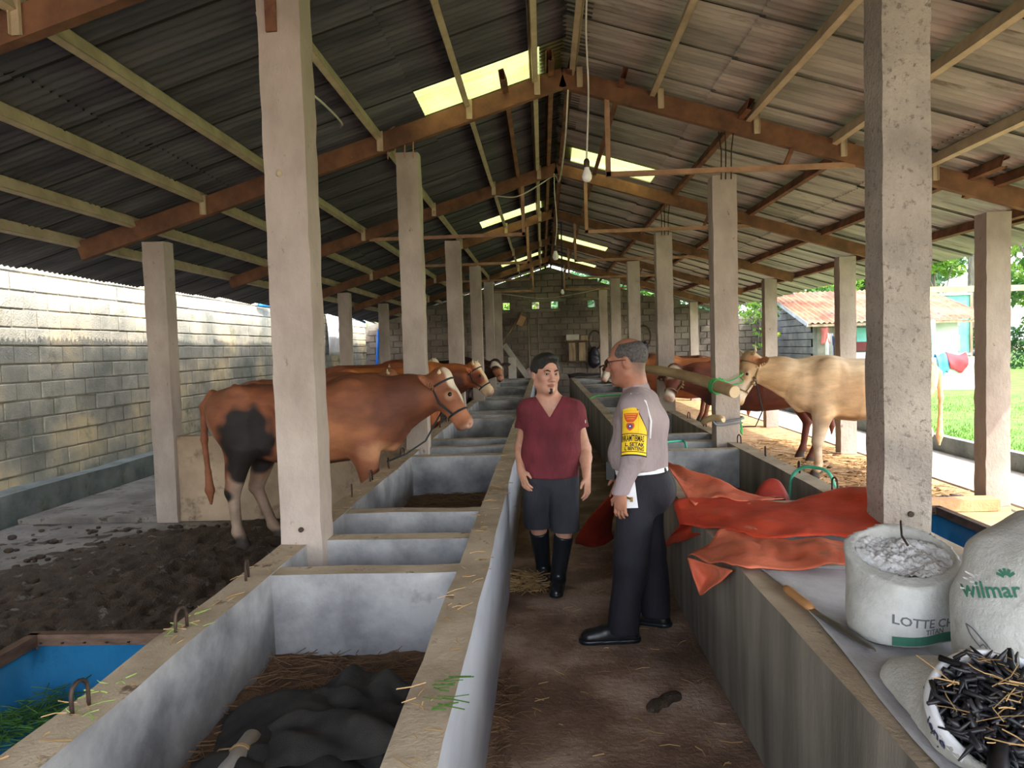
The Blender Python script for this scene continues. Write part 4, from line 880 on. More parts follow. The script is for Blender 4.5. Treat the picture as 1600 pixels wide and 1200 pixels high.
# ================================================================ CLUTTER IN AND ROUND THE TROUGHS
def cat_rom(P, n):
    P = np.asarray(P, float); Q = np.concatenate([[2*P[0]-P[1]], P, [2*P[-1]-P[-2]]]); out = []
    for i in range(1, len(Q)-2):
        for t in np.linspace(0, 1, n, endpoint=False):
            a, b, c, d = Q[i-1], Q[i], Q[i+1], Q[i+2]; out.append(.5*(2*b+(c-a)*t+(2*a-5*b+4*c-d)*t*t+(3*b-a-3*c+d)*t**3))
    out.append(Q[-2]); return np.array(out)
def cloth_grid(rows, n=7, amp=.006, f=9, seed=0, lift=0):
    G = np.array([cat_rom(r, n) for r in rows]); G = np.array([cat_rom(G[:, j], n) for j in range(G.shape[1])]).transpose(1, 0, 2)
    w = wob(G.reshape(-1, 3), f, seed).reshape(G.shape[:2])+.5*wob(G.reshape(-1, 3), f*2.7, seed+5).reshape(G.shape[:2])
    G[..., 2] += amp*w+lift; G[..., 1] += amp*.6*np.roll(w, 1, 0); return G
def solid(o, th):
    md = o.modifiers.new('thickness', 'SOLIDIFY'); md.thickness = th; md.offset = 0; return o
def strands(n, spread, r=.0018, L=(.06, .18), seed=0, flat=True, droop=.2, arc=.4):
    """loose stalks: spread(rng) -> (position, heading, pitch)"""
    g = random.Random(seed); mb = MB()
    for _ in range(n):
        p, a, e = spread(g); p = Vector(p); l = g.uniform(*L); d = Vector((math.cos(a)*math.cos(e), math.sin(a)*math.cos(e), math.sin(e)))
        sd = Vector((-math.sin(a), math.cos(a), 0))*g.uniform(-arc, arc)*l; q = [p, p+d*l*.5+sd*.5, p+d*l+sd*.2-Vector((0, 0, droop*l*.2))]
        mb.tube(q, r*g.uniform(.7, 1.3), 3, caps=False)
    return mb
MT['straw'] = plain('dry_straw', (168, 136, 92), .9); MT['straw_dark'] = plain('damp_straw', (116, 88, 62), .9); MT['grass'] = plain('cut_grass', (70, 112, 44), .8); MT['grass_pale'] = plain('pale_cut_grass', (150, 176, 92), .8)
MT['tarp'] = mat('orange_tarpaulin', (190, 58, 36), (222, 82, 54), scale=3, rough=.55, bump=.25, bscale=40, spots=(164, 96, 72), spot_scale=5, spot_at=.6, spotw=.12, trans=.25)
MT['tarp_pale'] = mat('orange_tarpaulin_pale', (204, 92, 62), (232, 132, 100), scale=3, rough=.6, bump=.25, bscale=40, spots=(168, 104, 80), spot_scale=6, spot_at=.58, spotw=.12, trans=.2)  # paler orange for the lower, flap and back sheets
MT['tarp_red'] = mat('red_tarpaulin', (136, 40, 32), (176, 60, 44), scale=3, rough=.6, bump=.25, bscale=40, trans=.15)
TARP = {
 'T0': [(0.761,4.35,0.689),(1.036,4.343,0.7),(1.334,4.173,0.7),(1.706,4.35,0.715),(1.854,4.25,0.746),(1.843,4.1,0.755)],
 'T1': [(0.703,4.1,0.725),(0.998,4.181,0.72),(1.284,4.016,0.72),(1.608,4.1,0.76),(1.745,4.0,0.791),(1.789,3.95,0.776)],
 'T2': [(0.693,3.95,0.692),(0.948,3.841,0.715),(1.192,3.679,0.715),(1.46,3.726,0.715),(1.667,3.75,0.731),(1.776,3.78,0.719)],
 'T3': [(0.691,3.85,0.66),(0.87,3.526,0.705),(1.003,3.368,0.705),(1.266,3.38,0.705),(1.454,3.336,0.705),(1.709,3.538,0.705)],
 'D0': [(0.7,3.9,0.662),(0.788,3.95,0.658),(0.862,3.9,0.665),(0.925,3.75,0.654)],
 'D1': [(0.755,4.518,0.431),(0.77,4.233,0.528),(0.8,4.016,0.589),(0.817,3.7,0.659)],
 'D2': [(0.72,4.684,0.289),(0.73,4.566,0.342),(0.74,4.388,0.419),(0.765,4.111,0.522)],
 'E0': [(0.829,3.549,0.7),(0.963,3.591,0.7),(1.037,3.383,0.7),(1.261,3.367,0.7),(1.446,3.299,0.7)],
 'E1': [(0.731,3.45,0.658),(0.842,3.2,0.71),(0.98,3.112,0.71),(1.162,3.102,0.71),(1.316,3.094,0.71)],
 'E2': [(0.643,3.4,0.619),(0.744,2.978,0.695),(0.889,2.989,0.695),(1.111,2.968,0.695),(1.267,2.99,0.695)],
 'F0': [(0.643,3.4,0.619),(0.712,3.3,0.626),(0.775,3.1,0.657)],
 'F1': [(0.658,3.35,0.544),(0.72,3.343,0.539),(0.74,3.182,0.582)],
 'F2': [(0.68,3.31,0.471),(0.68,3.282,0.484),(0.685,3.251,0.503)],
 'B0': [(0.8,4.933,0.825),(0.9,4.685,0.809),(1.05,4.556,0.76),(1.2,4.328,0.711),(1.356,4.238,0.7)],
 'B1': [(0.8,4.884,0.808),(0.85,4.494,0.756),(0.95,4.286,0.744),(1.05,4.104,0.742),(1.2,4.138,0.71)],
 'B2': [(0.785,4.77,0.806),(0.8,4.09,0.732),(0.86,4.124,0.728),(1.0,4.191,0.71),(1.1,4.032,0.721)],
 'B3': [(1.286,4.5,0.662),(1.496,4.8,0.705),(1.566,4.8,0.712),(1.482,4.5,0.658)],
}
mb = MB()
for ks, amp, seed in ((('T0', 'T1', 'T2', 'T3'), .007, 1), (('D0', 'D1', 'D2'), .006, 2), (('E0', 'E1', 'E2'), .009, 3), (('F0', 'F1', 'F2'), .004, 4), (('B0', 'B1', 'B2'), .010, 5)):
    rows = [TARP[k] for k in ks]
    mb.grid(cloth_grid(rows, 8, amp*1.8, 10, seed, .012 if ks[0][0] in 'TEB' else 0), 0 if ks[0][0] in 'TD' else 1)
solid(tag(build('tarpaulin', mb, [MT['tarp'], MT['tarp_pale']], None, True), 'orange tarpaulin lying in folds across the right trough', 'tarpaulin'), .004)
G = cloth_grid([[(1.20, 4.50, .50), (1.35, 4.62, .60), (1.48, 4.66, .62), (1.52, 4.60, .55)], [(1.24, 4.62, .56), (1.40, 4.78, .70), (1.50, 4.80, .71), (1.55, 4.72, .60)], [(1.30, 4.76, .45), (1.42, 4.92, .58), (1.52, 4.94, .60), (1.58, 4.85, .45)]], 6, .006, 10, 8)
solid(tag(build('tarpaulin', MB().grid(G), MT['tarp_red'], None, True), 'bunched red tarpaulin end inside the right trough behind the big orange one', 'tarpaulin'), .004)
rows = [[(.84, 5.32, .70), (.85, 5.5, .705), (.84, 5.7, .70), (.84, 5.9, .70)], [(.76, 5.22, .69), (.76, 5.45, .69), (.765, 5.7, .69), (.76, 5.95, .68)], [(.55, 5.25, .62), (.60, 5.5, .5), (.64, 5.75, .45), (.66, 6.0, .45)], [(.36, 5.45, .40), (.42, 5.6, .30), (.50, 5.8, .25), (.56, 6.0, .28)], [(.23, 5.72, .14), (.34, 5.74, .10), (.44, 5.85, .08), (.52, 6.0, .12)], [(.22, 5.86, .03), (.34, 5.78, .025), (.46, 5.84, .03), (.54, 6.02, .03)]]
solid(tag(build('tarpaulin', MB().grid(cloth_grid(rows, 7, .012, 7, 9)), MT['tarp_red'], None, True), 'dark red tarpaulin hanging into the aisle behind the policeman', 'tarpaulin'), .004)
# grey woven sheet over the near right trough
rows = [[(x, y, .695-(.045*math.sin(math.pi*max(0, min(1, (x-.9)/.8))) if x > .92 else 0)) for x in (.86, .95, 1.1, 1.3, 1.5, 1.68, 1.8)] for y in (1.2, 1.7, 2.2, 2.7, 3.12)]
for r in rows: r[0] = (r[0][0]+.03*math.sin(r[0][1]*3), r[0][1], .688)
MT['woven'] = mat('grey_woven_plastic', (158, 156, 160), (192, 190, 194), scale=5, rough=.6, bump=.25, bscale=90)
solid(tag(build('woven_sheet', MB().grid(cloth_grid(rows, 7, .004, 8, 12)), MT['woven'], None, True), 'grey woven plastic sheet spread over the near end of the right trough', 'sheet'), .003)
# sickle
t = empty('sickle', (.87, 2.7, .7), 'old sickle with wooden handle on the right trough rim', 'sickle'); h0 = Vector((.869, 2.706, .707)); h1 = Vector((.887, 2.49, .707))
build('handle', MB().tube([h0, h0.lerp(h1, .15), h0.lerp(h1, .5), h0.lerp(h1, .85), h1], [.013, .017, .015, .016, .011], 10), plain('worn_wood', (170, 122, 78), .7), t, True)
mb = MB(); pts = [(0, .012), (.06, .014), (.14, .018), (.22, .02), (.30, .012), (.34, .001)]; L_ = []
for s, wd in pts:
    c = h1+Vector((.035*math.sin(s*7)*s*3+s*.10, -s, -.004)); L_.append([c+Vector((-wd, 0, 0)), c+Vector((wd*.6, 0, .004)), c+Vector((wd, 0, 0))])
mb.grid(np.array(L_)); solid(build('blade', mb, plain('dull_steel', (120, 116, 112), .4, .8), t, True), .003)
# ---- white sacks
MT['sack'] = mat('white_woven_sack', (172, 170, 164), (212, 211, 207), scale=5, rough=.6, bump=.35, bscale=60, spots=(150, 144, 132), spot_scale=6, spot_at=.6, spotw=.2, trans=.12)
MT['film'] = mat('crumpled_clear_plastic', (176, 172, 170), (226, 226, 228), scale=14, rough=.22, bump=.4, bscale=40, spots=(150, 130, 116), spot_scale=8, spot_at=.63)
MT['sack_grey'] = plain('grey_print', (108, 106, 112), .7); MT['sack_green'] = plain('green_print', (58, 112, 92), .7)
def sack(label, prims, box, cut=None, warp=.008, h=.012, seed=0, grp='white woven sacks on the right trough'):
    t = empty('sack', ((box[0][0]+box[1][0])/2, (box[0][1]+box[1][1])/2, box[0][2]), label, 'sack', grp)
    F = Field(box[0], box[1], h); prims(F); F.warp(warp, 22, seed); 
    if cut: cut(F)
    o = finish(F, 'sack_cloth', MT['sack'], t); return t, o
def bvh(o): return BVHTree.FromPolygons([v.co.copy() for v in o.data.vertices], [tuple(p.vertices) for p in o.data.polygons])
def print_sack(t, o, v2, f2, c, right, upv, m, name='lettering', off=.003):
    B = bvh(o); c = Vector(c); r = Vector(right).normalized(); n = r.cross(Vector(upv)).normalized(); u = n.cross(r).normalized(); vs = []
    for x, y, _ in v2:
        p = c+r*x+u*y+n*.3; hit = B.ray_cast(p, -n, .8); vs.append((hit[0] if hit[0] is not None else p-n*.3)+n*off)
    return build(name, MB().add(vs, [tuple(q) for q in f2]), m, t)
def stroke(pts, w=.004):
    v = []; f = []
    pts = [Vector((*p, 0)) for p in cat_rom(np.array(pts, float), 6)]
    for i, p in enumerate(pts):
        d = (pts[min(i+1, len(pts)-1)]-pts[max(i-1, 0)]).normalized(); nn = Vector((-d.y, d.x, 0))*w/2; v += [tuple(p+nn), tuple(p-nn)]
    for i in range(len(pts)-1): f.append((2*i, 2*i+1, 2*i+3, 2*i+2))
    return v, f
def s1(F):
    F.chain([(1.145, 2.385, .735), (1.14, 2.385, .80), (1.145, 2.395, .88), (1.15, 2.41, .97), (1.15, 2.42, 1.02)], [.150, .162, .155, .156, .158], .03, ax=(1, .2, 0), sq=1.05); F.cone((1.09, 2.34, .72), (1.22, 2.40, .72), .14, None, .04)
def s1c(F):
    F.cone((1.15, 2.41, .90), (1.155, 2.42, 1.25), .136, .150, .0, 'sub', ax=(1, .2, 0), sq=1.05); F.plane((1.15, 2.41, .925), (-.05, -.30, 1)); F.plane((0, 0, .69), (0, 0, -1))
ta, oa = sack('open white sack full of crumpled clear plastic, lettering on its front', s1, ((.9, 2.1, .66), (1.42, 2.7, 1.15)), s1c, .010, .008, 3)
G = np.array([[(1.15+.136*r*math.cos(a)*1.05, 2.41+.136*r*math.sin(a), .905+.010*math.sin(a*3+r*7)*r+.012*(1-r)+.012*nz3((r*math.cos(a)*9, r*math.sin(a)*9, 2), 1)+.008*nz3((r*math.cos(a)*22, r*math.sin(a)*22, 5), 1)+.035*r*math.sin(a)) for a in np.linspace(0, 2*math.pi, 90)] for r in np.linspace(.02, 1.0, 30)]); build('plastic_waste', MB().grid(G[:, ::-1]), MT['film'], ta, True)
build('dark_cord', MB().tube([(1.16, 2.40, .945), (1.17, 2.46, .96), (1.20, 2.53, .99), (1.215, 2.56, .985)], .004, 6), MT['iron'], ta, True)
a = np.linspace(0, 2*math.pi, 40)
v2, f2 = text2d('LOTTE CHEM', .036, 'LEFT', .0006); print_sack(ta, oa, [(x*1.15, y, 0) for x, y, _ in v2], f2, (1.022, 2.2, .772), (1, -.10, -.12), (0, 0, 1), MT['sack_grey'])
v2, f2 = text2d('TITAN', .022, 'LEFT', .0004); print_sack(ta, oa, v2, f2, (1.115, 2.2, .735), (1, -.1, -.05), (0, 0, 1), MT['sack_grey'])
G2 = [(x, y, 0) for x in np.linspace(0, .26, 14) for y in np.linspace(0, .028, 3)]; fg = [(i*3+j, (i+1)*3+j, (i+1)*3+j+1, i*3+j+1) for i in range(13) for j in range(2)]
print_sack(ta, oa, [(x, y-.1*(x-.13)**2, 0) for x, y, _ in G2], fg, (1.02, 2.2, .697), (1, -.05, 0), (0, 0, 1), MT['sack_green'], 'green_stripe')
def s2(F):
    F.chain([(1.37, 2.085, .76), (1.37, 2.085, .85), (1.385, 2.09, .93), (1.45, 2.13, 1.00), (1.50, 2.16, 1.04)], [.195, .205, .18, .12, .09], .05); F.cone((1.30, 2.05, .74), (1.44, 2.05, .74), .17, None, .05); F.ell((1.235, 2.10, .90), (.055, .06, .05), k=.05)
tb, ob = sack('bulging white sack with green lettering, its frayed mouth tied up', s2, ((1.1, 1.82, .66), (1.75, 2.45, 1.2)), lambda F: (F.plane((0, 0, .69), (0, 0, -1)), F.plane((1.5, 2.16, 1.045), (.5, .2, 1))), .009, .009, 5)
g = random.Random(4); fr = MB()
for _ in range(170):
    a = g.uniform(0, 6.28); b = Vector((1.48+.09*math.cos(a)*g.random(), 2.14+.09*math.sin(a)*g.random(), 1.05+g.uniform(-.03, .02))); d = Vector((math.cos(a)*.7, math.sin(a)*.7-.3, g.uniform(-.2, .9))).normalized(); l = g.uniform(.03, .09)
    s_ = d.orthogonal().normalized()*g.uniform(.003, .010); fr.add([b-s_, b+s_, b+d*l+s_*.3+Vector((0, 0, -.01)), b+d*l-s_*.3], [(0, 1, 2, 3)])
for _ in range(110):
    a = g.uniform(0, 6.28); b = Vector((1.24+.05*math.cos(a)*g.random(), 2.07+.05*math.sin(a)*g.random(), .925+g.uniform(-.03, .02))); d = Vector((math.cos(a)*.7-.3, math.sin(a)*.7-.3, g.uniform(-.1, .7))).normalized(); l = g.uniform(.02, .06)
    s_ = d.orthogonal().normalized()*g.uniform(.003, .008); fr.add([b-s_, b+s_, b+d*l+s_*.3, b+d*l-s_*.3], [(0, 1, 2, 3)])
o = build('frayed_fibres', fr, MT['sack'], tb); o['kind'] = 'stuff'
build('neck_tie', MB().tube([(1.33, 1.95, .955), (1.345, 1.98, .99), (1.37, 2.03, 1.02), (1.39, 2.07, 1.06)], .006, 6), MT['rope_dark'], tb, True)
R_ = (.80, -.50, .30); UP_ = (-.2, .1, 1); WC = np.array((1.15, 1.95, .925))
v2, f2 = text2d('wilmar', .052, 'CENTER', .0010); print_sack(tb, ob, v2, f2, WC, R_, UP_, MT['sack_green'])
for q in range(5):
    a = .5+q*.53; sv, sf = stroke([(.05+.006*math.cos(a), .030+.006*math.sin(a)), (.05+.012*math.cos(a), .03+.012*math.sin(a)), (.05+.024*math.cos(a), .03+.022*math.sin(a))], .007); print_sack(tb, ob, sv, sf, WC, R_, UP_, MT['sack_green'], 'leaf_emblem')
for pts, m in (([(-.085, -.075), (-.07, -.085), (-.05, -.115), (-.035, -.145), (-.02, -.165)], 'sack_grey'), ([(-.085, -.075), (-.080, -.10), (-.066, -.125), (-.060, -.14)], 'sack_grey'), ([(-.066, -.125), (-.055, -.12), (-.05, -.13)], 'sack_grey'), ([(-.075, -.175), (-.075, -.150), (-.04, -.150), (-.02, -.165)], 'sack_grey'),
               ([(.04, -.15), (.06, -.125), (.085, -.115), (.09, -.095), (.11, -.09), (.125, -.105), (.122, -.13), (.10, -.14), (.085, -.145), (.08, -.16), (.09, -.168), (.13, -.165)], 'sack_green')):
    sv, sf = stroke(pts, .0035 if m == 'sack_grey' else .007); print_sack(tb, ob, sv, sf, WC+(.005, 0, 0), R_, UP_, MT[m], 'printed_drawing')
# the sack lying open towards the camera
MO = np.array((.995, 1.62, .785)); axm = nrm((.10, .55, -.83))          # mouth centre, sack axis pointing away from the mouth
def s3(F): F.chain([MO-axm*.03, MO+axm*.03, MO+axm*.10], [.148, .155, .15], .03); F.cone(MO+axm*.06, (1.00, 1.93, .72), .12, .06, .06); F.cone((1.0, 1.9, .70), (.97, 2.06, .695), .07, .03, .05); F.cone((1.02, 1.8, .71), (1.10, 2.0, .70), .10, .05, .05); F.cone((.94, 1.75, .70), (.93, 1.98, .695), .07, .04, .05)
def s3c(F): F.cone(MO+axm*.05, MO-axm*.3, .134, .17, 0, 'sub'); F.plane(MO-axm*.0, -axm); F.plane((0, 0, .692), (0, 0, -1))
tc, oc = sack('white sack lying with its mouth to the camera, spilling black husks', s3, ((.7, 1.35, .64), (1.3, 2.25, 1.1)), s3c, .005, .008, 8)
cu = MB(); u1 = nrm(np.cross(axm, (0, 0, 1))); u2 = np.cross(u1, axm)
if u1[0] > 0: u1 = -u1
GG = []
for a in np.linspace(-.75, 2.7, 34):       # rolled white cuff round the upper lip, towards image left
    e = -u1*math.cos(a)*-1.0; e = u1*math.cos(a)+u2*math.sin(a); c = MO+e*.148+axm*.015; row = []
    for b in np.linspace(0, 6.28, 9): row.append(c+e*.012*math.cos(b)+axm*(.030*math.sin(b)))
    GG.append(row)
G = np.array(GG); G[..., 2] = np.maximum(G[..., 2], .69); cuff = build('rolled_cuff', cu.grid(G), MT['white_cloth'], tc, True)
v2, f2 = text2d('iene', .040, 'CENTER', .0008)
print_sack(tc, cuff, v2, f2, MO+u1*.160*math.cos(.3)-u2*.160*math.sin(.3)+axm*.015, -(u2*math.cos(.3)+u1*math.sin(.3)), -axm, plain('navy_print', (50, 54, 90), .7), off=.002)
g = random.Random(11); hk = MB(); MT['husk'] = mat('black_husks', (16, 16, 20), (44, 42, 46), scale=20, rough=.4)
for _ in range(420):
    a = g.uniform(0, 6.28); r = .135*math.sqrt(g.random()); c = MO+u1*r*math.cos(a)+u2*r*math.sin(a)*.95-axm*(g.uniform(-.05, .03)+.03*(1-r/.155)); c[2] = max(c[2], .70)
    d = nrm(u1*g.uniform(-1, 1)+u2*g.uniform(-.8, .8)-axm*g.uniform(-.3, .5)); l = g.uniform(.03, .11); bend = nrm(np.cross(d, axm))*g.uniform(-.02, .02)
    q = [c-d*l/2, c+bend, c+d*l/2]; hk.tube([(x[0], x[1], max(x[2], .695)) for x in q], [g.uniform(.003, .008), g.uniform(.005, .010), .002], 5)
o = build('husks', hk, MT['husk'], tc, True); o['kind'] = 'stuff'
def spr(g):
    a = g.uniform(0, 6.28); r = .13*math.sqrt(g.random()); c = MO+u1*r*math.cos(a)+u2*r*math.sin(a)*.9-axm*(.055); return c, g.uniform(0, 6.28), g.uniform(-.4, .5)
o = build('straw_bits', strands(60, spr, .0013, (.03, .10), 3), MT['straw'], tc); o['kind'] = 'stuff'
pb = MB().tube([(.845, 1.40, .705), (.885, 1.47, .73), (.93, 1.54, .765)], [.022, .021, .018], 10); tag(build('charred_stick', pb, MT['husk'], None, True), 'thick charred black stick on the rim before the open sack', 'stick')
# ---- bins on the left: bedding, black net, pipe
MT['bin_soil'] = mat('bin_bedding', (74, 54, 40), (122, 92, 66), scale=9, rough=.95, bump=.9, bscale=70)
def bedding(x0, x1, y0, y1, z, n, seed, m='straw_dark', parent=None, label='brown chaff and straw left in the trough bin'):
    xs = np.linspace(x0, x1, 26); ys = np.linspace(y0, y1, 40)
    G = np.array([[(x, y, z+.022*nz3((x, y, seed), 5)+.012*nz3((x, y, seed), 17)) for y in ys] for x in xs]); o = build('bedding', MB().grid(G[:, ::-1]), MT['bin_soil'], None, True); tag(o, label, 'bedding', None, 'stuff')
    s = strands(n, lambda g: ((g.uniform(x0+.02, x1-.02), g.uniform(y0+.02, y1-.02), z+g.uniform(.012, .03)), g.uniform(0, 6.28), g.uniform(-.05, .12)), .0017, (.05, .22), seed); tag(build('straw', s, MT[m]), None, None, None, 'stuff').parent = o
bedding(-1.20, -.395, 1.0, 3.085, .315, 900, 3, 'straw_dark', label='brown chaff and straw in the nearest bin of the left trough'); bedding(-1.20, -.395, 4.37, 6.52, .33, 700, 4, 'straw_dark', label='brown chaff in the second big bin of the left trough')
bedding(.93, 1.70, 4.37, 6.52, .33, 300, 5, 'straw_dark', label='brown chaff in the right trough behind the tarpaulin')
MT['net'] = mat('black_shade_net', (34, 32, 32), (62, 58, 54), scale=7, rough=.9, bump=.6, bscale=260)
def net_rows(cx, cy, rx, ry, z, hgt, rot, seed):
    out = []
    for v in np.linspace(-1, 1, 9):
        row = []
        for u in np.linspace(-1, 1, 9):
            w = max(abs(u), abs(v)); d = hgt*(1-w**3)+.03*nz3((u*2.2+seed, v*2.2, seed), 1)+.022*math.sin(u*6+v*4+seed)*(1-w*.4); x = u*rx*(1+.15*nz3((v, seed, u), 2)); y = v*ry*(1+.15*nz3((u, v, seed), 2))
            row.append((cx+x*math.cos(rot)-y*math.sin(rot), cy+x*math.sin(rot)+y*math.cos(rot), max(z+.006, z+d)))
        out.append(row)
    return out
mb = MB()
for a_ in ((-.80, 2.33, .30, .34, .33, .11, .3, 1), (-.66, 2.50, .19, .14, .41, .06, -.5, 4), (-.66, 2.22, .22, .15, .42, .06, .25, 7), (-.80, 1.95, .30, .26, .35, .09, .1, 9)): mb.grid(cloth_grid(net_rows(*a_), 5, .006, 14, a_[-1]))
solid(tag(build('shade_net', mb, MT['net'], None, True), 'heap of black shade net on the straw in the nearest left bin', 'net'), .004)
t = empty('pipe', (-.95, 2.0, .4), 'white plastic pipe tied with string in the nearest left bin', 'pipe')
p0, p1 = Vector((-.955, 2.24, .405)), Vector((-.90, 1.55, .47)); a = (p1-p0).normalized()
build('tube', MB().tube([p0, p0+a*.002, p1], [.028, .032, .032], 20), plain('white_pvc', (206, 204, 200), .4), t, True)
q = p0+a*.11; u_ = a.orthogonal().normalized(); w_ = a.cross(u_); sm = MB()
for k in range(3): sm.tube([q+a*.006*k+(u_*math.cos(b)+w_*math.sin(b))*.0345 for b in np.linspace(0, 6.28, 18)], .0028, 5)
sm.tube([q+Vector((.034, 0, .0)), q+Vector((.055, -.06, -.02)), q+Vector((.06, -.14, -.05))], .0028, 5).tube([q+Vector((-.03, 0, .02)), q+Vector((-.08, .03, .0)), q+Vector((-.12, .02, -.04))], .0028, 5); build('string', sm, MT['rope_tan'], t, True)
# ---- blue half-drum tubs
MT['blue'] = mat('blue_plastic', (26, 96, 146), (44, 122, 170), scale=2.5, rough=.4, bump=.1, spots=(30, 70, 96), spot_scale=3, spot_at=.6, spotw=.2)
MT['tubwood'] = mat('dark_tub_timber', (82, 62, 50), (116, 90, 74), scale=8, rough=.85, stretch=(1, 1, 4), bump=.3)
def tub(x0, x1, y0, y1, zt, label, name='blue_tub', clip=None):
    t = empty(name, ((x0+x1)/2, (y0+y1)/2, 0), label, 'tub'); nx, ny = 28, 20; G = []
    for i in range(nx+1):
        u = -1+2*i/nx; row = []
        for j in range(ny+1):
            v = -1+2*j/ny; e = 1-min(1, (1-abs(v))/.10); d = math.sqrt(max(0, 1-abs(u)**2.6))*(zt-.04)*(1-e**3)
            row.append(((x0+x1)/2+u*(x1-x0)/2*(1-.06*(1-abs(u))), (y0+y1)/2+v*(y1-y0)/2, zt-.012-d))
        G.append(row)
    solid(build('tub_shell', MB().grid(np.array(G)[:, ::-1]), MT['blue'], t, True), .010)
    w = .045
    for p, q in (((x0, y0, zt), (x0, y1, zt)), ((x1, y0, zt), (x1, y1, zt)), ((x0-w/2, y0, zt), (x1+w/2, y0, zt)), ((x0-w/2, y1, zt), (x1+w/2, y1, zt))): build('rim_board', MB().bar(p, q, w, .05), MT['tubwood'], t)
    for x, y in ((x0, y0), (x1, y0), (x0, y1), (x1, y1)): build('leg', MB().bar((x, y, 0), (x, y, zt-.02), .045, .045, up=(1, 0, 0)), MT['tubwood'], t)
    nl = MB()
    for k in range(9): nl.lathe([(.007, 0), (.007, .004), (.001, .005)], 6, (x0+.04+k*(x1-x0-.08)/8, y1-.03, zt-.012))
    build('rivets', nl, MT['iron'], t)
    return t
tub(-2.30, -1.42, 1.3, 3.14, .385, 'blue tub with timber rim and cut grass beside the left trough')
s = strands(260, lambda g: ((g.gauss(-2.10, .10), g.gauss(2.80, .13), .15+g.random()*.07), g.uniform(0, 6.28), g.uniform(-.1, .5)), .0022, (.05, .15), 8); tag(build('cut_grass', s, MT['grass']), 'dark green cut grass lying in the blue tub', 'grass', None, 'stuff')
tub(1.92, 2.50, 2.9, 4.78, .50, 'blue tub in the sunlight behind the white sacks')
# ---- manure on the left stall floor
rs = np.random.RandomState(3); xs = np.arange(-5.25, -1.35, .032); ys = np.arange(1.4, 7.06, .036)
Xg, Yg = np.meshgrid(xs, ys, indexing='ij'); P3 = np.stack([Xg, Yg, 0*Xg], -1).reshape(-1, 3)
nzv = np.array([mnoise.fractal(Vector((p[0]*1.3, p[1]*1.3, 0)), .9, 2.1, 3) for p in P3]).reshape(Xg.shape); nz2 = np.array([mnoise.fractal(Vector((p[0]*9, p[1]*9, 5)), .8, 2.2, 3) for p in P3]).reshape(Xg.shape)
mask = np.clip((4.6+.8*nzv-np.hypot((Xg+2.6)/.42, (Yg-5.0)/.46))/2.0, 0, 1)*np.clip((Yg-3.3)/.3, 0, 1)+.3*np.clip(nzv+.1, 0, 1)
Z = mask*(.030+.045*np.clip(nz2+.25, -.4, 1)+.02*nzv)-.006
tag(build('manure', MB().grid(np.stack([Xg, Yg, Z], -1)[:, ::-1]), MT['manure'], None, True), 'trampled dark manure on the stall floor under the big brown cow', 'manure', None, 'stuff')
def clods(name, label, area, n, r, m, seed, zb=0.0):
    g = random.Random(seed); mb = MB()
    for _ in range(n):
        x, y = g.uniform(area[0], area[1]), g.uniform(area[2], area[3]); R = r*g.uniform(.4, 1.3); pr = [(.001, R*.55), (R*.6, R*.45), (R*g.uniform(.9, 1.2), R*.12), (R*.8, -.01)]; o = len(mb.v); mb.lathe(pr, 7, (x, y, zb))
        for i in range(o, len(mb.v)): p = mb.v[i]; k = 1+.45*nz3(p, 25, seed); mb.v[i] = (x+(p[0]-x)*k, y+(p[1]-y)*k, zb+(p[2]-zb)*k)
    return tag(build(name, mb, m, None, True), label, name.replace('_', ' '), None, 'stuff')
clods('dung_clods', 'dung clods strewn over the left stall floor', (-5.0, -1.5, 3.4, 6.9), 420, .035, MT['manure'], 5, .01); clods('dung_heap', 'pile of dung clods beside the half-sunlit outer pillar', (3.2, 4.08, 7.05, 7.5), 130, .05, MT['manure'], 6)
clods('bedding_clods', 'dark lumps in the trampled straw around the cream cow', (2.0, 4.2, 7.2, 10.5), 330, .028, MT['bin_soil'], 9)
s = strands(1500, lambda g: ((g.uniform(1.9, 4.2), g.uniform(7.0, 12.0), .012), g.uniform(0, 6.28), g.uniform(-.03, .12)), .004, (.08, .25), 12); tag(build('straw_bedding', s, MT['straw']), 'loose straw strewn over the right stall floor', 'straw', None, 'stuff')
# ---- aisle litter
def clump(g):
    a = g.uniform(0, 6.28); r = .11*math.sqrt(g.random()); return (-.15+r*math.cos(a), 4.90+r*math.sin(a)*.9, .015+g.random()*.10*(1-r/.14)), g.uniform(0, 6.28), g.uniform(-.5, .5)
tag(build('straw_tangle', strands(520, clump, .0030, (.05, .14), 5, arc=1.2), MT['straw']), 'tangled clump of straw beside the man\'s boots', 'straw', None, 'stuff')
tag(build('aisle_litter', strands(170, lambda g: ((g.uniform(-.24, .76), g.uniform(1.6, 6.5), .004), g.uniform(0, 6.28), 0), .002, (.02, .10), 6), MT['straw']), 'stray straws scattered on the aisle floor', 'straw', None, 'stuff')
tag(build('aisle_edge_litter', strands(320, lambda g: ((-.25+abs(g.gauss(0, .05)), g.uniform(2.2, 3.6), .006), g.uniform(0, 6.28), g.uniform(0, .15)), .0018, (.03, .10), 7), MT['straw_dark']), 'line of damp chaff along the foot of the left trough', 'straw', None, 'stuff')
rimlit = strands(150, lambda g: ((g.choice((g.uniform(-1.31, -1.22), g.uniform(-.38, -.28))), g.uniform(1.6, 6.5), ZT+.004), g.uniform(0, 6.28), 0), .0018, (.02, .09), 9)
tag(build('rim_straw', rimlit, MT['straw']), 'bits of straw on the rims of the left trough', 'straw', None, 'stuff')
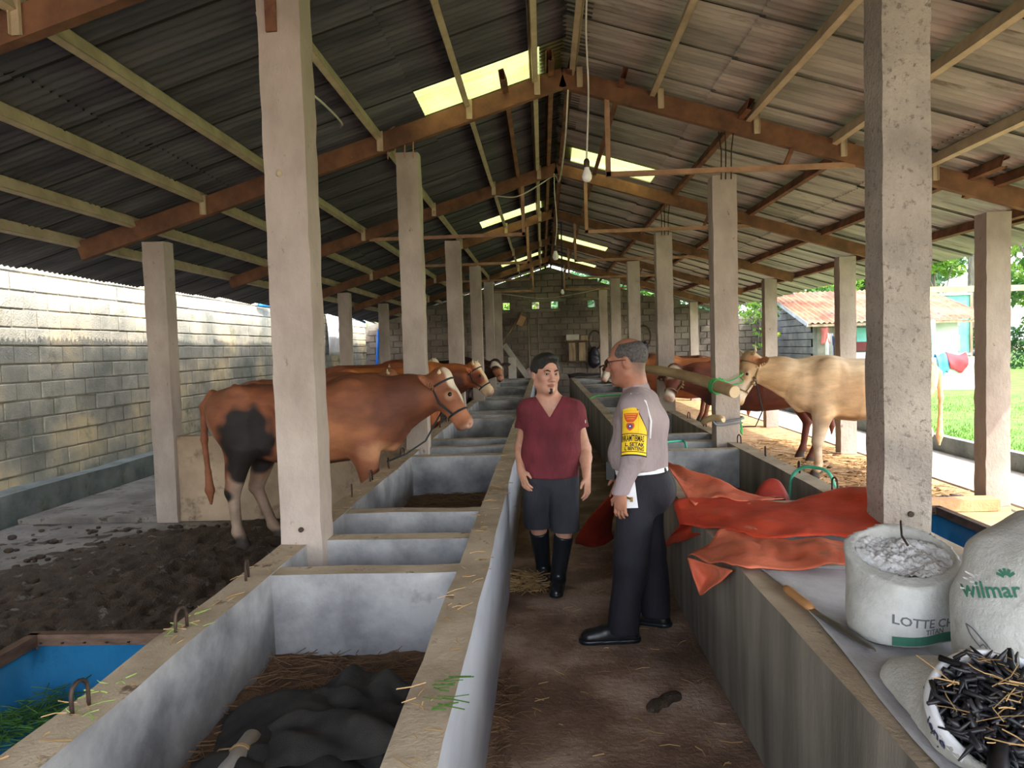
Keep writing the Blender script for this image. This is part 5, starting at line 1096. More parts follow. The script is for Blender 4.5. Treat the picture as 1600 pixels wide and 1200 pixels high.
tag(build('rim_grass', strands(26, lambda g: ((g.gauss(-1.27, .03), g.choice((2.42, 2.55, 1.85, 2.0))+g.gauss(0, .05), ZT+.006), g.uniform(0, 6.28), .05), .0016, (.025, .06), 10), MT['grass_pale']), 'green blades dropped on the left trough rim', 'grass', None, 'stuff')
tag(build('rim_weed', strands(14, lambda g: ((g.gauss(-.33, .02), g.gauss(1.95, .05), ZT+.006), g.uniform(-.6, .4), .05), .0018, (.03, .09), 13), MT['grass']), 'torn green weed on the aisle-side rim of the left trough', 'grass', None, 'stuff')
F = Field((.25, 2.95, -.02), (.75, 3.6, .1), .008); 
for k in range(5): F.ell((.44+.030*k, 3.20+.028*k, .012+.008*(k % 2)), (.032, .032, .022), k=.02)
F.warp(.003, 60, 3); V, Q = F.verts(); tag(link('dung', np_mesh('dung', V, Q), MT['manure'], None, True), 'small brown dung lump on the aisle floor', 'dung')
# ---- bulbs and wires
MT['bulb'] = plain('milky_bulb_glass', (232, 230, 224), .25); MT['cable'] = plain('white_cable', (198, 192, 182), .6)
def bulb(x, y, z, top, label, via=None, s=1.0, dark=False):
    t = empty('light_bulb', (x, y, z), label, 'light bulb', 'bulbs hanging over the aisle')
    build('glass_bulb', MB().lathe([(.001, -.045*s), (.018*s, -.042*s), (.031*s, -.025*s), (.034*s, -.005*s), (.028*s, .018*s), (.018*s, .04*s), (.016*s, .055*s)], 16, (x, y, z)), MT['bulb'], t, True)
    build('socket', MB().lathe([(.017*s, .052*s), (.02*s, .06*s), (.02*s, .095*s), (.012*s, .11*s), (.001, .112*s)], 12, (x, y, z)), MT['iron'] if not dark else MT['rope_dark'], t, True)
    pts = [(x, y, z+.108*s)]+(via or [])+[top]; build('cord', MB().tube(cat_rom(np.array(pts, float), 6), .006 if not dark else .014, 6), MT['cable'] if not dark else MT['rope_dark'], t, True)
bulb(.327, 5.0, 2.755, (.36, 5.0, 4.02), 'big white bulb hanging nearest on a long pale cord', [(.35, 5.0, 3.3), (.345, 5.0, 3.7)])
bulb(.21, 10.2, 2.86, (.22, 10.2, 3.98), 'white bulb hanging from the third truss, middle one of three', [(.24, 10.2, 3.3), (.22, 10.2, 3.7)], 1.3)
bulb(.394, 13.7, 2.62, (.40, 13.7, 3.9), 'small bulb farthest away on a dark drop rod', [(.395, 13.7, 3.2)], 1.0, True)
tag(build('cable', MB().tube(cat_rom(np.array([(.30, 6.9, 4.0), (.27, 7.2, 3.6), (.24, 8.5, 3.5), (.22, 10.25, 3.96), (.0, 10.26, 3.84), (-.3, 10.26, 3.70), (-.6, 10.26, 3.72)]), 8), .008, 6), MT['cable'], None, True), 'slack white cable from the second truss to the third', 'cable')
tag(build('cable', MB().tube(cat_rom(np.array([(-1.75, 6.6, 3.63), (-1.66, 6.3, 3.58), (-1.62, 5.6, 3.52), (-1.72, 5.0, 3.56), (-1.6, 4.3, 3.60)]), 8), .009, 6), MT['cable'], None, True), 'thin cable sagging below a left purlin near the first pillar', 'cable')
tag(build('cable', MB().tube(cat_rom(np.array([(-1.1, 20.4, 3.12), (0, 20.3, 2.95), (.8, 20.3, 3.02), (1.6, 20.4, 3.16)]), 8), .007, 5), MT['cable'], None, True), 'thin wire strung across the aisle before the back wall', 'cable')
# ---- bamboo and hoses
def bamboo(p, q, r0, r1, label, nodes, rope=None):
    t = empty('bamboo_pole', p, label, 'bamboo pole'); p = Vector(p); q = Vector(q); pts = []; rr = []
    for i in range(nodes*4+1):
        f = i/(nodes*4); pts.append(p.lerp(q, f)+Vector((0, 0, .03*math.sin(f*math.pi)))); rr.append((r0+(r1-r0)*f)*(1.07 if i % 4 == 0 and 0 < i < nodes*4 else 1))
    build('cane', MB().tube(pts, rr, 14), mat('bamboo_'+str(nodes), (150, 122, 88), (190, 162, 122), scale=5, rough=.55, stretch=(1, .3, 1)), t, True)
    a = (q-p).normalized(); e = p-a*.001; u = a.orthogonal().normalized(); w = a.cross(u); build('cut_end', MB().tube([e+a*.003, e-a*.002], [r0*.98, r0*.96], 14), plain('bamboo_cut_%d' % nodes, (206, 182, 148), .7), t)
    return t
bp = bamboo((1.665, 6.50, 1.176), (1.12, 7.95, 1.352), .056, .046, 'thick bamboo pole lashed across the second right pillar', 5)
a = nrm(np.array((1.12, 7.95, 1.352))-np.array((1.665, 6.5, 1.176))); u = nrm(np.cross(a, (0, 0, 1))); w = np.cross(a, u); c = np.array((1.57, 6.75, 1.214)); rm = MB()
for k in range(3): rm.tube([c+a*.018*(k-1)+.016*math.sin(k*7)*a+(u*math.cos(b)+w*math.sin(b))*.066 for b in np.linspace(0, 6.28, 16)], .007, 6)
rm.tube(cat_rom(np.array([(1.60, 6.78, 1.29), (1.70, 6.86, 1.25), (1.84, 6.90, 1.31), (1.86, 7.1, 1.32)]), 6), .007, 6).tube(cat_rom(np.array([(1.62, 6.76, 1.28), (1.72, 6.86, 1.22), (1.845, 6.9, 1.24), (1.86, 7.05, 1.28)]), 6), .006, 6); build('green_lashing', rm, MT['green_rope'], bp, True)
b2 = bamboo((1.615, 6.72, .915), (1.47, 6.9, .87), .030, .028, 'short bamboo stub tied low on the second right pillar', 2); build('grey_lashing', MB().tube(cat_rom(np.array([(1.58, 6.90, .86), (1.66, 6.91, .87), (1.84, 6.91, .90), (1.85, 7.1, .9)]), 5), .012, 6).tube(cat_rom(np.array([(1.54, 6.84, .90), (1.62, 6.9, .84), (1.84, 6.91, .86)]), 5), .008, 6), plain('grey_rag', (120, 124, 132), .8), b2, True)
def hose(pts, r, label, m='green', cat='hose'): return tag(build('hose' if cat == 'hose' else 'rope', MB().tube(cat_rom(np.array(pts, float), 8), r, 8), MT[m], None, True), label, cat)
hose([(1.66, 5.06, .40), (1.665, 5.08, .55), (1.69, 5.10, .68), (1.745, 5.06, .745), (1.80, 5.0, .755), (1.86, 4.9, .735), (1.90, 4.86, .6)], .011, 'green hose looped over the right trough rim by the cream cow')
hose([(1.00, 6.62, .725), (1.14, 6.78, .715), (1.25, 6.85, .71), (1.285, 6.80, .70), (1.26, 6.62, .62), (1.22, 6.5, .50)], .011, 'green hose bent over the bin edge right of the policeman')
hose([(.78, 12.6, .72), (.95, 12.7, .75), (1.4, 12.8, .75), (1.78, 12.9, .73)], .012, 'bright green rope stretched across the far bins of the right trough', 'green_rope', 'rope')
hose([(.98, 10.1, .66), (1.08, 9.95, .70), (1.15, 9.8, .68), (1.10, 9.65, .62), (1.0, 9.6, .58), (1.05, 9.8, .66)], .012, 'curl of green hose in the right trough before the policeman')
hose([(1.815, 7.12, 1.02), (1.84, 7.13, .98), (1.92, 7.3, .85), (1.95, 7.35, .7), (1.90, 7.3, .82), (1.835, 7.13, 1.02)], .009, 'green cord dangling behind the second right pillar', 'green_rope', 'rope')
# ---- things along the back wall
MT['oldwood'] = mat('weathered_wood', (120, 98, 78), (168, 146, 120), scale=4, rough=.9, stretch=(3, 3, .4), bump=.3); MT['palewood'] = mat('pale_board', (176, 168, 160), (206, 198, 190), scale=3, rough=.85)
t = empty('hutch', (1.07, 23.3, 1.1), 'old wooden hutch with two pale doors hung on the back wall', 'hutch')
build('carcass', MB().box((.76, 23.22, 1.10), (1.40, 23.24, 1.78)).box((.76, 23.24, 1.1), (.80, 23.55, 1.78)).box((1.36, 23.24, 1.1), (1.40, 23.55, 1.78)).box((.76, 23.24, 1.1), (1.4, 23.55, 1.14)), mat('hutch_dark', (70, 58, 48), (96, 82, 70), rough=.9), t)
for x0 in (.82, 1.13): build('door', MB().box((x0, 23.18, 1.15), (x0+.2, 23.22, 1.72)), MT['oldwood'], t)
build('shelf_top', MB().box((.68, 23.12, 1.78), (1.44, 23.56, 1.81)), MT['oldwood'], t); 
tag(build('tin_box', MB().box((.75, 23.25, 1.813), (1.15, 23.5, 1.98)), MT['palewood']), 'pale box on top of the hutch', 'box')
tag(build('tin_box', MB().box((1.2, 23.3, 1.813), (1.42, 23.5, 1.94)), MT['oldwood']), 'small brown box on top of the hutch', 'box')
for x, z, r, lb in ((1.66, 1.78, .23, 'dark hoop hanging beside the hutch on the back wall'), (3.19, 1.86, .26, 'dark hoop hanging on the back wall right of the policeman\'s head')):
    tag(build('hoop', MB().tube([(x+r*.85*math.cos(a), 23.45, z+r*1.3*math.sin(a)) for a in np.linspace(0, 6.283, 30)], .022, 6), MT['iron'], None, True), lb, 'hoop')
def bag(x, z, rx, rz, lb, m):
    F = Field((x-.4, 23.1, z-.6), (x+.4, 23.62, z+.6), .03); F.ell((x, 23.4, z), (rx, .12, rz), k=0).cone((x, 23.42, z+rz*.5), (x+.03, 23.46, z+rz*1.1), .06, .02, .08); F.warp(.02, 18, 4); V, Q = F.verts(); tag(link('plastic_bag', np_mesh('bag', V, Q), m, None, True), lb, 'bag')
MT['bag'] = mat('black_bag', (22, 20, 30), (48, 44, 60), scale=12, rough=.35)
bag(1.63, 1.22, .19, .34, 'black plastic bag hung under the hoop beside the hutch', MT['bag']); bag(3.19, 1.52, .14, .17, 'small black bag under the right-hand hoop', MT['bag'])
tag(build('plank', MB().bar((-1.22, 23.40, 1.72), (-.30, 22.9, .42), .17, .03, up=(0, 1, .3)), MT['palewood']), 'long whitish plank leaning on the back wall above the left trough', 'plank')
tag(build('board', MB().bar((-.97, 22.98, .0), (-.97, 23.2, 1.32), .25, .03, up=(0, 1, 0)), MT['palewood']), 'upright white board leaning at the end of the left trough', 'board')
t = empty('mallet', (-1.28, 23.4, 1.5), 'long-handled wooden mallet leaning high on the back wall', 'mallet'); build('handle', MB().tube([(-1.40, 23.35, 1.6), (-.62, 23.46, 2.74)], .03, 8), MT['oldwood'], t, True); build('mallet_head', MB().bar((-.72, 23.4, 2.32), (-.58, 23.4, 2.60), .2, .2, up=(0, 1, 0)), plain('mallet_block', (186, 146, 110), .8), t)
tag(build('pipe', MB().tube([(-.44, 23.56, .0), (-.44, 23.56, 2.75)], .025, 8), plain('thin_conduit', (140, 126, 112), .7), None, True), 'thin vertical conduit on the back wall between two vent holes', 'pipe')
tag(build('pipe', MB().tube([(-.12, 23.56, .0), (-.12, 23.56, 2.7)], .018, 8), plain('thin_conduit_2', (150, 136, 122), .7), None, True), 'thinner conduit under the second vent hole of the back wall', 'pipe')
bag(-.42, .78, .2, .2, 'pale pink bag at the far end of the left trough', plain('pink_bag', (196, 160, 164), .6))
G = cloth_grid([[(.74, 21.6, .70), (1.2, 21.6, .74), (1.8, 21.6, .72)], [(.72, 22.0, .78), (1.2, 22.0, .80), (1.85, 22.0, .76)], [(.74, 22.6, .70), (1.2, 22.6, .73), (1.85, 22.6, .70)]], 6, .03, 5, 3)
solid(tag(build('black_sheet', MB().grid(G), MT['bag'], None, True), 'black plastic sheet over the far end of the right trough', 'sheet'), .006)
tag(build('blue_pipe', MB().tube([(-5.2, 22.4, .05), (-5.12, 22.5, 1.2), (-5.05, 22.6, 2.3)], .05, 8), plain('blue_pipe', (30, 110, 210), .4), None, True), 'bright blue pipe leaning by the far left corner', 'pipe')
tag(build('blue_pipe', MB().tube(cat_rom(np.array([(-5.62, 14.5, 2.62), (-5.4, 17, 2.70), (-5.3, 19.5, 2.66), (-5.2, 21.5, 2.5)]), 6), .035, 8), plain('blue_conduit', (40, 130, 210), .4), None, True), 'blue pipe running high along the left wall near the corner', 'pipe')
G = cloth_grid([[(-5.635, 19.0+.5*k, 2.75) for k in range(4)], [(-5.57+.04*(k % 2), 19.0+.5*k, 2.2) for k in range(4)], [(-5.56-.04*(k % 2), 19.0+.45*k, 1.55) for k in range(4)]], 6, .02, 6, 3)
solid(tag(build('white_sheet', MB().grid(G), MT['white_cloth'], None, True), 'white sheet hanging on the far left wall', 'sheet'), .006)
tag(link('low_partition', rough_box((-5.4, 17.8, .05), (-3.84, 17.9, .95), .2, .01), plain('mossy_green', (96, 128, 84), .9)), 'low mossy green partition behind the left cows', 'partition', None, 'thing')

# ================================================================ OUTSIDE, BEYOND THE EAVES
# ---- the hut
MT['hutwall'] = mat('whitewashed_wall', (188, 190, 188), (212, 214, 212), scale=2, rough=.9); MT['hutgrey'] = mat('bare_block_wall', (98, 98, 98), (134, 132, 128), scale=2, rough=.95, bump=.4)
MT['tile'] = mat('clay_roof_tiles', (128, 72, 54), (182, 124, 96), scale=1.2, rough=.9, spots=(88, 84, 80), spot_scale=1.5, spot_at=.52, spotw=.15, rand=.12)
MT['teal'] = plain('teal_paint', (96, 160, 148), .6); MT['pinkpaint'] = plain('faded_pink_paint', (196, 130, 116), .7)
t = empty('hut', (9.4, 21, 0), 'low white hut with rusty tile roof beyond the lawn', 'hut')
HX0, HX1, HY0, HY1 = 7.35, 11.2, 20.4, 23.4
build('front_wall', MB().box((8.2, HY0, 0), (HX1, HY0+.12, 2.02)), MT['hutwall'], t); build('front_wall', MB().box((HX0, HY0+.02, 0), (8.2, HY0+.14, 2.02)), mat('dingy_hut_wall', (126, 118, 108), (168, 160, 150), scale=3, rough=.95), t)
sw = build('side_wall', MB().add([(HX0, HY0, 0), (HX0, HY1, 0), (HX0, HY1, 2.86), (HX0, HY0, 2.02), (HX0+.12, HY0, 0), (HX0+.12, HY1, 0), (HX0+.12, HY1, 2.86), (HX0+.12, HY0, 2.02)], [(0, 1, 2, 3), (7, 6, 5, 4), (0, 3, 7, 4), (3, 2, 6, 7), (1, 5, 6, 2)]), MT['hutgrey'], t)
me = block_mesh(.05, .38, .18, 41); me.materials.append(MT['hutgrey'])
for j in range(13):
    for i in range(8):
        y = HY0+.2+.4*i+(j % 2)*.2-.1; z = .1+.2*j
        if y < HY1-.1 and z+.1 < 2.02+(y-HY0)*.28: o = bpy.data.objects.new('block', me); COL.objects.link(o); o.parent = sw; o.location = (HX0-.01, y, z)
build('back_wall', MB().box((HX0, HY1, 0), (HX1, HY1+.12, 2.9)), MT['hutgrey'], t)
rf = empty('tile_roof', (7.0, 20, 2)); rf.parent = t; rf.matrix_parent_inverse = Matrix.Translation(-Vector(t.location))
c = MB(); n_ = 6; U = np.linspace(0, .30, 13)     # one course-wide pantile strip: 0.3 m wide, 3.5 m long is cut in courses
def tile_mesh(Ln):
    return MB().grid(np.array([[(u, 0, .022*math.cos(u/.15*2*math.pi)), (u, Ln, .022*math.cos(u/.15*2*math.pi)+.018)] for u in U])).mesh('tile')
tm = tile_mesh(.36); tm.materials.append(MT['tile']); tm.polygons.foreach_set('use_smooth', [True]*len(tm.polygons)); sl_ = math.atan2(.95, 3.2)
for i in range(16):
    for k in range(11):
        o = bpy.data.objects.new('tile', tm); COL.objects.link(o); o.parent = rf
        o.location = (.0+.30*i+rnd.uniform(-.01, .01), (.33*k)*math.cos(sl_)-.15, .02+(.33*k)*math.sin(sl_)+.012); o.rotation_euler = (sl_-.05, 0, rnd.uniform(-.01, .01))
build('barge_board', MB().bar((7.02, 19.85, 1.99), (7.02, 23.3, 3.0), .03, .10), mat('grey_bargeboard', (150, 156, 160), (186, 190, 192)), t); build('eave_board', MB().bar((7.0, 19.9, 1.97), (11.85, 19.9, 1.97), .04, .06), MT['oldwood'], t)
w = build('window', MB().box((8.38, HY0-.03, 1.22), (8.9, HY0+.01, 1.92)), plain('dark_window', (40, 46, 50), .3), t); build('pane', MB().box((8.5, HY0-.05, 1.5), (8.88, HY0-.03, 1.88)), MT['teal'], w); build('sill_cloth', MB().box((8.4, HY0-.09, 1.26), (8.9, HY0-.03, 1.5)), plain('maroon_cloth', (96, 44, 44), .9), w)
build('green_post', MB().tube([(10.15, 19.7, 0), (10.15, 19.7, 2.0)], .09, 10), plain('mint_post', (132, 190, 160), .5), t, True)
build('post', MB().tube([(7.75, 19.8, 0), (7.75, 19.8, 1.98)], .05, 8), MT['oldwood'], t, True); build('post', MB().tube([(8.18, 19.8, 0), (8.18, 19.8, 1.98)], .05, 8), MT['oldwood'], t, True)
def garment(x, y, z, w, h, lb, m, seed):
    G = cloth_grid([[(x-w/2+.02*math.sin(q), y+.02*math.sin(q*3+seed), z) for q in range(4)][:0]+[(x-w/2+w*q/3, y+.03*math.sin(q*2+seed), z) for q in range(4)], [(x-w*.42+w*.84*q/3, y+.05*math.sin(q*2.5+seed), z-h*.5) for q in range(4)], [(x-w*.5+w*q/3, y+.04*math.sin(q*3+seed), z-h*(1+.12*math.sin(q*2+seed))) for q in range(4)]], 5, .012, 9, seed)
    return solid(tag(build('garment', MB().grid(G), m, None, True), lb, 'garment', 'clothes hung about the hut'), .008)
garment(7.52, 19.95, 1.92, .22, .42, 'small reddish garment hung under the dark end of the hut eave', plain('faded_red_cloth', (168, 92, 84), .9), 1); garment(7.78, 19.93, 1.68, .16, .95, 'dark blue garment hung under the hut eave', plain('navy_cloth', (52, 58, 88), .9), 2)
garment(7.62, 19.98, 1.75, .24, .95, 'pale garment hung beside the dark blue one', plain('pale_cloth', (168, 164, 160), .9), 3); garment(8.05, 19.93, 1.80, .20, 1.05, 'brown patterned garment hung at the hut corner post', mat('brown_cloth', (96, 76, 66), (156, 130, 112), scale=14, rough=.9), 4)
tag(build('clothes_line', MB().tube([(7.35, 19.95, 1.93), (7.75, 19.95, 1.90), (8.2, 19.95, 1.92)], .006, 5), MT['iron']), 'line under the hut eave that holds the garments', 'line')
# low white wall with clothes, painted panel, beam
lwl = rough_box((9.7, 18.9, .15), (10.95, 19.05, 1.06), .2, .006, 4, .02); tag(link('white_wall', lwl, MT['hutwall'], None, True), 'low white wall at the edge of the lawn with clothes on it', 'wall', None, 'thing')
def drape(x0, x1, z0, lb, m, seed):
    G = cloth_grid([[(x0+(x1-x0)*q/3, 19.08, 1.0) for q in range(4)], [(x0+(x1-x0)*q/3, 18.98, 1.14+.05*math.sin(q*2+seed)) for q in range(4)], [(x0+(x1-x0)*q/3, 18.84-.03*math.sin(q*3+seed), .95) for q in range(4)], [(x0+(x1-x0)*(q/3*.8+.1), 18.85, z0+.08*math.sin(q*2+seed)) for q in range(4)]], 6, .02, 8, seed)
    return solid(tag(build('cloth', MB().grid(G), m, None, True), lb, 'cloth', 'clothes hung about the hut'), .01)
drape(10.12, 10.62, .72, 'crumpled red cloth draped over the low white wall', plain('red_cloth', (200, 56, 62), .85), 1); drape(9.86, 10.14, .62, 'blue cloth draped left of the red one on the low white wall', plain('blue_cloth', (70, 130, 176), .85), 3)
t = empty('painted_panel', (12.6, 23.5, 0), 'tall teal framed panel with faded pink paint behind the hut', 'panel')
build('panel_sheet', MB().box((11.6, 23.5, .5), (13.3, 23.54, 2.85)), MT['teal'], t); build('pink_patch', MB().box((12.0, 23.47, 1.9), (12.95, 23.50, 2.5)), MT['pinkpaint'], t); build('pink_patch', MB().box((11.9, 23.47, 1.12), (12.95, 23.50, 1.6)), MT['pinkpaint'], t); build('cream_patch', MB().box((12.0, 23.47, 1.62), (12.9, 23.5, 1.86)), plain('cream_paint', (206, 190, 150), .7), t)
for x in (11.6, 13.3): build('frame_post', MB().bar((x, 23.5, 0), (x, 23.5, 2.9), .08, .08, up=(1, 0, 0)), MT['oldwood'], t)
for z in (2.87, 1.0): build('frame_rail', MB().bar((11.6, 23.48, z), (13.3, 23.48, z), .07, .07), MT['palewood'], t)
t = empty('beam', (9, 16, 2.4), 'old yellowish timber beam on two posts spanning beyond the eave', 'beam'); build('timber', MB().bar((7.7, 16.2, 2.60), (11.5, 15.8, 2.53), .10, .12), mat('mossy_timber', (168, 148, 92), (200, 184, 128), scale=3, rough=.9), t)
for x in (7.8, 11.4): build('post', MB().tube([(x, 16.0, .1), (x, 16.0, 2.55)], .06, 8), MT['oldwood'], t, True)
# parked motorcycle far behind
t = empty('motorcycle', (13.7, 24.5, .2), 'dark motorcycle parked beyond the painted panel', 'motorcycle'); mx, my = 13.75, 24.6
for dx in (-.3, .75): build('wheel', MB().tube([(mx+dx+.27*math.cos(a), my, .49+.27*math.sin(a)) for a in np.linspace(0, 6.283, 22)], .05, 8), MT['boot'], t, True)
F = Field((mx-.7, my-.3, .3), (mx+1.1, my+.3, 1.45), .035); F.cone((mx-.25, my, .95), (mx+.3, my, 1.0), .13, .15, .05).cone((mx+.3, my, 1.0), (mx+.75, my, .98), .12, .09, .05).cone((mx-.3, my, 1.0), (mx-.3, my, .55), .07, .05, .05).cone((mx, my, .6), (mx+.6, my, .6), .14, .1, .08).ell((mx-.32, my, 1.18), (.13, .12, .14), k=.05); V, Q = F.verts(); link('fairing', np_mesh('fairing', V, Q), plain('black_gloss', (30, 32, 40), .3), t, True)
build('handlebar', MB().tube([(mx-.2, my-.32, 1.22), (mx-.28, my, 1.18), (mx-.2, my+.32, 1.22)], .02, 6), MT['iron'], t, True)
# road strip, earth verge
tag(build('floor_road', MB().box((13.2, 18.0, .0), (60, 23.4, .24)), plain('road_asphalt', (112, 114, 118), .9)), None, None, None, 'structure')
# ---- plants
def leaf_cloud(centres, n, size, seed, flat=.6):
    g = np.random.RandomState(seed); C = np.array([c[:3] for c in centres], float); Rr = np.array([c[3] for c in centres], float); wgt = Rr**2/np.sum(Rr**2); k = g.choice(len(C), n, p=wgt)
    d = g.normal(size=(n, 3)); d /= np.linalg.norm(d, axis=1)[:, None]; P = C[k]+d*(Rr[k]*(.55+.45*g.rand(n)**.5))[:, None]*np.array((1, 1, .8))
    a = g.normal(size=(n, 3)); a /= np.linalg.norm(a, axis=1)[:, None]; b = np.cross(a, g.normal(size=(n, 3))); b /= np.linalg.norm(b, axis=1)[:, None]; s = size*(.6+.8*g.rand(n))[:, None]
    V = np.stack([P-a*s, P+b*s*.42, P+a*s, P-b*s*.42], 1).reshape(-1, 3); F = np.arange(4*n).reshape(n, 4); return V, F
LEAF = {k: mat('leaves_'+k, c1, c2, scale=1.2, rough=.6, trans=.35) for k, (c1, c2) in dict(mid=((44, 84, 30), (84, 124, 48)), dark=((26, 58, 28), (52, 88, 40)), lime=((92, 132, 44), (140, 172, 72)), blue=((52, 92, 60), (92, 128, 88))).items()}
MT['bark'] = mat('grey_bark', (92, 82, 72), (136, 126, 114), scale=8, rough=.95, bump=.5, stretch=(1, 1, .3), spots=(182, 178, 168), spot_scale=9, spot_at=.6)
def tree(label, x, y, z0, h, tr, crown, n, size, leaf, seed, name='tree', group='trees beyond the lawn', lean=0):
    t = empty(name, (x, y, z0), label, name.replace('_', ' '), group); g = random.Random(seed)
    top = Vector((x+lean, y, z0+h)); pts = [(x, y, z0), (x+lean*.3+g.uniform(-.1, .1)*tr*4, y, z0+h*.4), tuple(top)]
    build('trunk', MB().tube(cat_rom(np.array(pts), 5), list(np.linspace(tr, tr*.45, 11)), 9), MT['bark'], t, True)
    bm = MB()
    for c in crown[:9]:
        b0 = Vector(pts[1]).lerp(top, g.uniform(.2, .9)); e = Vector(c[:3]); bm.tube([b0, b0.lerp(e, .5)+Vector((0, 0, .1*h*.2)), e], [tr*.35, tr*.22, tr*.08], 5)
    build('branches', bm, MT['bark'], t, True)
    V, F = leaf_cloud(crown, n, size, seed); me = np_mesh('leaves', V, F); me.polygons.foreach_set('use_smooth', np.zeros(len(F), bool)); o = link('leaves', me, LEAF[leaf], t); o['kind'] = 'stuff'
    return t
def crown(x, y, z, r, n, br, seed, zs=.7):
    g = random.Random(seed); return [(x+g.gauss(0, r*.5), y+g.gauss(0, r*.5), z+g.gauss(0, r*.5*zs), br*g.uniform(.7, 1.3)) for _ in range(n)]
tree('slim mottled tree by the back wall, leaves hanging low', 6.72, 22.6, -.1, 3.6, .12, [(6.3, 22.5, 2.35, .32), (6.95, 22.4, 2.5, .25), (6.5, 22.4, 1.9, .2), (6.85, 22.5, 1.2, .12), (6.55, 22.4, 2.6, .4), (6.1, 22.6, 2.5, .25), (6.45, 22.4, 1.5, .16)]+crown(7.1, 21.9, 3.9, 1.3, 12, .5, 4)+crown(6.4, 22.3, 3.4, .8, 6, .45, 5), 2600, .08, 'lime', 3)  # upper crown clusters, out of view, added to shade the back wall
fruit = MB().lathe([(.001, -.07), (.05, -.05), (.07, 0), (.05, .05), (.001, .07)], 10, (7.05, 22.35, 1.78)); tag(build('fruit', fruit, plain('lime_fruit', (190, 210, 60), .4), None, True), 'single yellow-green fruit hanging right of the slim mottled tree', 'fruit')
tree('tall tree with bare straight trunk right of the nearest right pillar', 17.0, 30, -.2, 9, .22, crown(17.3, 30, 8.5, 2.2, 12, .8, 5)+[(16.0, 30, 5.2, .5), (16.4, 30, 4.4, .35)], 2600, .16, 'mid', 5)
tree('leaning thin tree with light crown left of the tall straight trunk', 14.9, 28, -.2, 4.6, .11, crown(14.3, 28, 4.6, .9, 10, .45, 6)+[(15.2, 28, 4.0, .4)], 1500, .12, 'lime', 6, lean=-.5)
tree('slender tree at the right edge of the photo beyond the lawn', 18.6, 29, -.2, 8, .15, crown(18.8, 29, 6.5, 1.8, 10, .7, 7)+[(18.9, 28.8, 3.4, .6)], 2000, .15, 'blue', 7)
tree('broad bright tree behind the tile roof of the hut', 11.5, 33, -.2, 4.2, .2, crown(11.2, 33, 4.0, 2.4, 12, .9, 8), 2600, .16, 'lime', 8)
tree('round tree behind the corner between hut and back wall', 9.0, 29, -.2, 3.6, .2, crown(9.0, 29, 3.4, 1.6, 10, .8, 9), 2200, .14, 'mid', 9)
tree('tree standing behind the vent holes of the back wall', -.2, 30, -.2, 4.2, .2, crown(-.2, 30, 3.4, 2.2, 12, .9, 10), 2400, .15, 'lime', 10)
tree('tree behind the right vent hole of the back wall', 2.6, 29, -.2, 4.2, .2, crown(2.6, 29, 3.3, 1.8, 10, .8, 11), 2000, .15, 'blue', 11)
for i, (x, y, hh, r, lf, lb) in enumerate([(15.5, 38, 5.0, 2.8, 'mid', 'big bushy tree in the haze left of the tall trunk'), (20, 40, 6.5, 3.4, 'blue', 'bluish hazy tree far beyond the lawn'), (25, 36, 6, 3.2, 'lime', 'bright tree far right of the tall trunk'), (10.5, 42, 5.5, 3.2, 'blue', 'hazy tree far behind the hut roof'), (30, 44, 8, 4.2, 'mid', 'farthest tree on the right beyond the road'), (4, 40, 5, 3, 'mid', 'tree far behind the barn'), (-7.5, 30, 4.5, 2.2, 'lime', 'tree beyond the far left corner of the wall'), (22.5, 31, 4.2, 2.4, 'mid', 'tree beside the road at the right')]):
    tree(lb, x, y, -.2, hh, .25, crown(x, y, hh*.8, r, 14, r*.38, 20+i), 2600, .22, lf, 20+i)
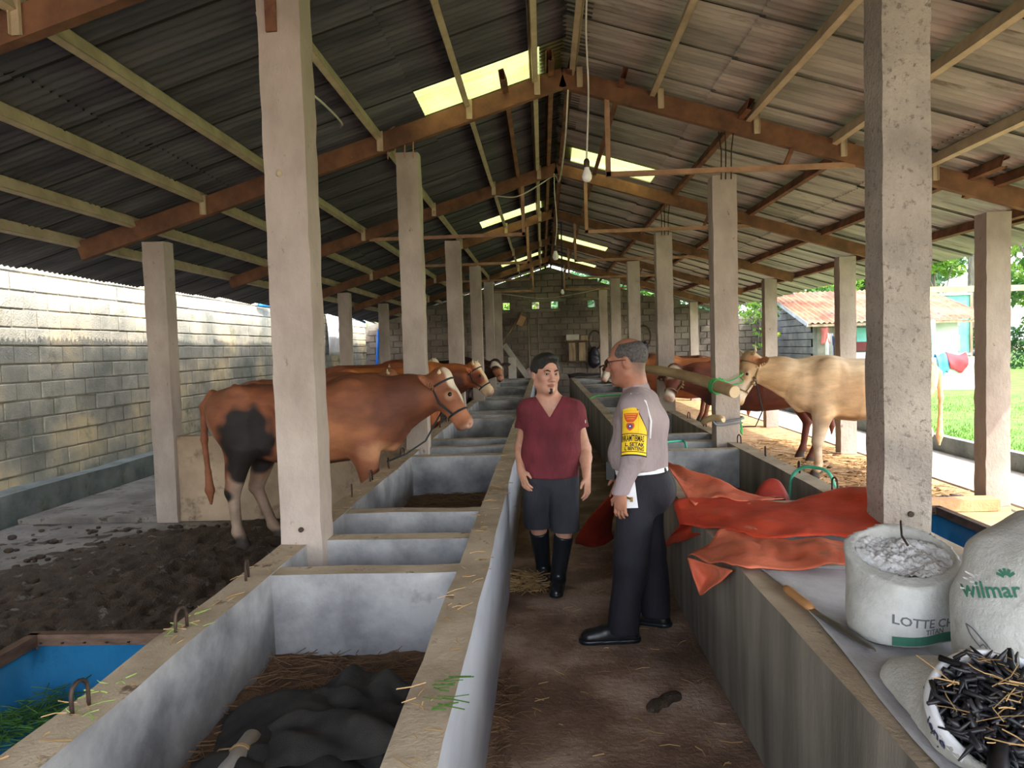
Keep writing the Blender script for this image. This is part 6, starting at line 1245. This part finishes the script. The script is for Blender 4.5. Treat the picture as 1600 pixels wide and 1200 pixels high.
def bush(label, x, y, z, r, leaf, seed, n=1600, size=.10):
    t = empty('bush', (x, y, z), label, 'bush', 'bushes by the road'); g = random.Random(seed); mb = MB()
    cl = [(x+g.gauss(0, r*.45), y+g.gauss(0, r*.45), z+r*.55+g.gauss(0, r*.3), r*.45) for _ in range(9)]
    for c in cl: mb.tube([(x+g.uniform(-.05, .05), y, z), ((x+c[0])/2, (y+c[1])/2, (z+c[2])/2+.1), c[:3]], [.03, .02, .008], 5)
    build('stems', mb, MT['bark'], t, True); V, F = leaf_cloud(cl, n, size, seed); me = np_mesh('leaves', V, F); me.polygons.foreach_set('use_smooth', np.zeros(len(F), bool)); o = link('leaves', me, LEAF[leaf], t); o['kind'] = 'stuff'
for i, (x, y, r, lf, lb) in enumerate([(18.6, 27, 1.7, 'mid', 'glossy bush at the right edge above the road'), (16.3, 27, 1.3, 'dark', 'dark bush behind the motorcycle'), (21, 27, 1.8, 'lime', 'bright bush right of the glossy one'), (14.6, 26.2, 1.0, 'dark', 'small dark bush beside the painted panel'), (24, 28, 2.0, 'mid', 'large bush farther right along the road'), (18.4, 25.2, .8, 'lime', 'low yellow-green bush on the road verge')]):
    bush(lb, x, y, .1, r, lf, 50+i)
# lawn grass: short blades where the lawn shows
g = np.random.RandomState(9); n = 26000; x = 5.66+(g.rand(n)**1.5)*9; y = 6+g.rand(n)*12.6; hgt = .03+.05*g.rand(n); a = g.rand(n)*6.28; w = .006+.006*g.rand(n); z = np.full(n, .17)
dx, dy = np.cos(a)*w, np.sin(a)*w; lx, ly = g.normal(size=n)*.02, g.normal(size=n)*.02
V = np.stack([np.stack([x-dx, y-dy, z], 1), np.stack([x+dx, y+dy, z], 1), np.stack([x+lx, y+ly, z+hgt], 1)], 1).reshape(-1, 3); me = np_mesh('lawn_grass', V, np.arange(3*n).reshape(n, 3)); me.polygons.foreach_set('use_smooth', np.zeros(n, bool))
tag(link('lawn_grass', me, mat('grass_blades', (72, 112, 34), (112, 150, 58), scale=2, rough=.7, trans=.3)), 'short bright grass of the lawn', 'grass', None, 'stuff')
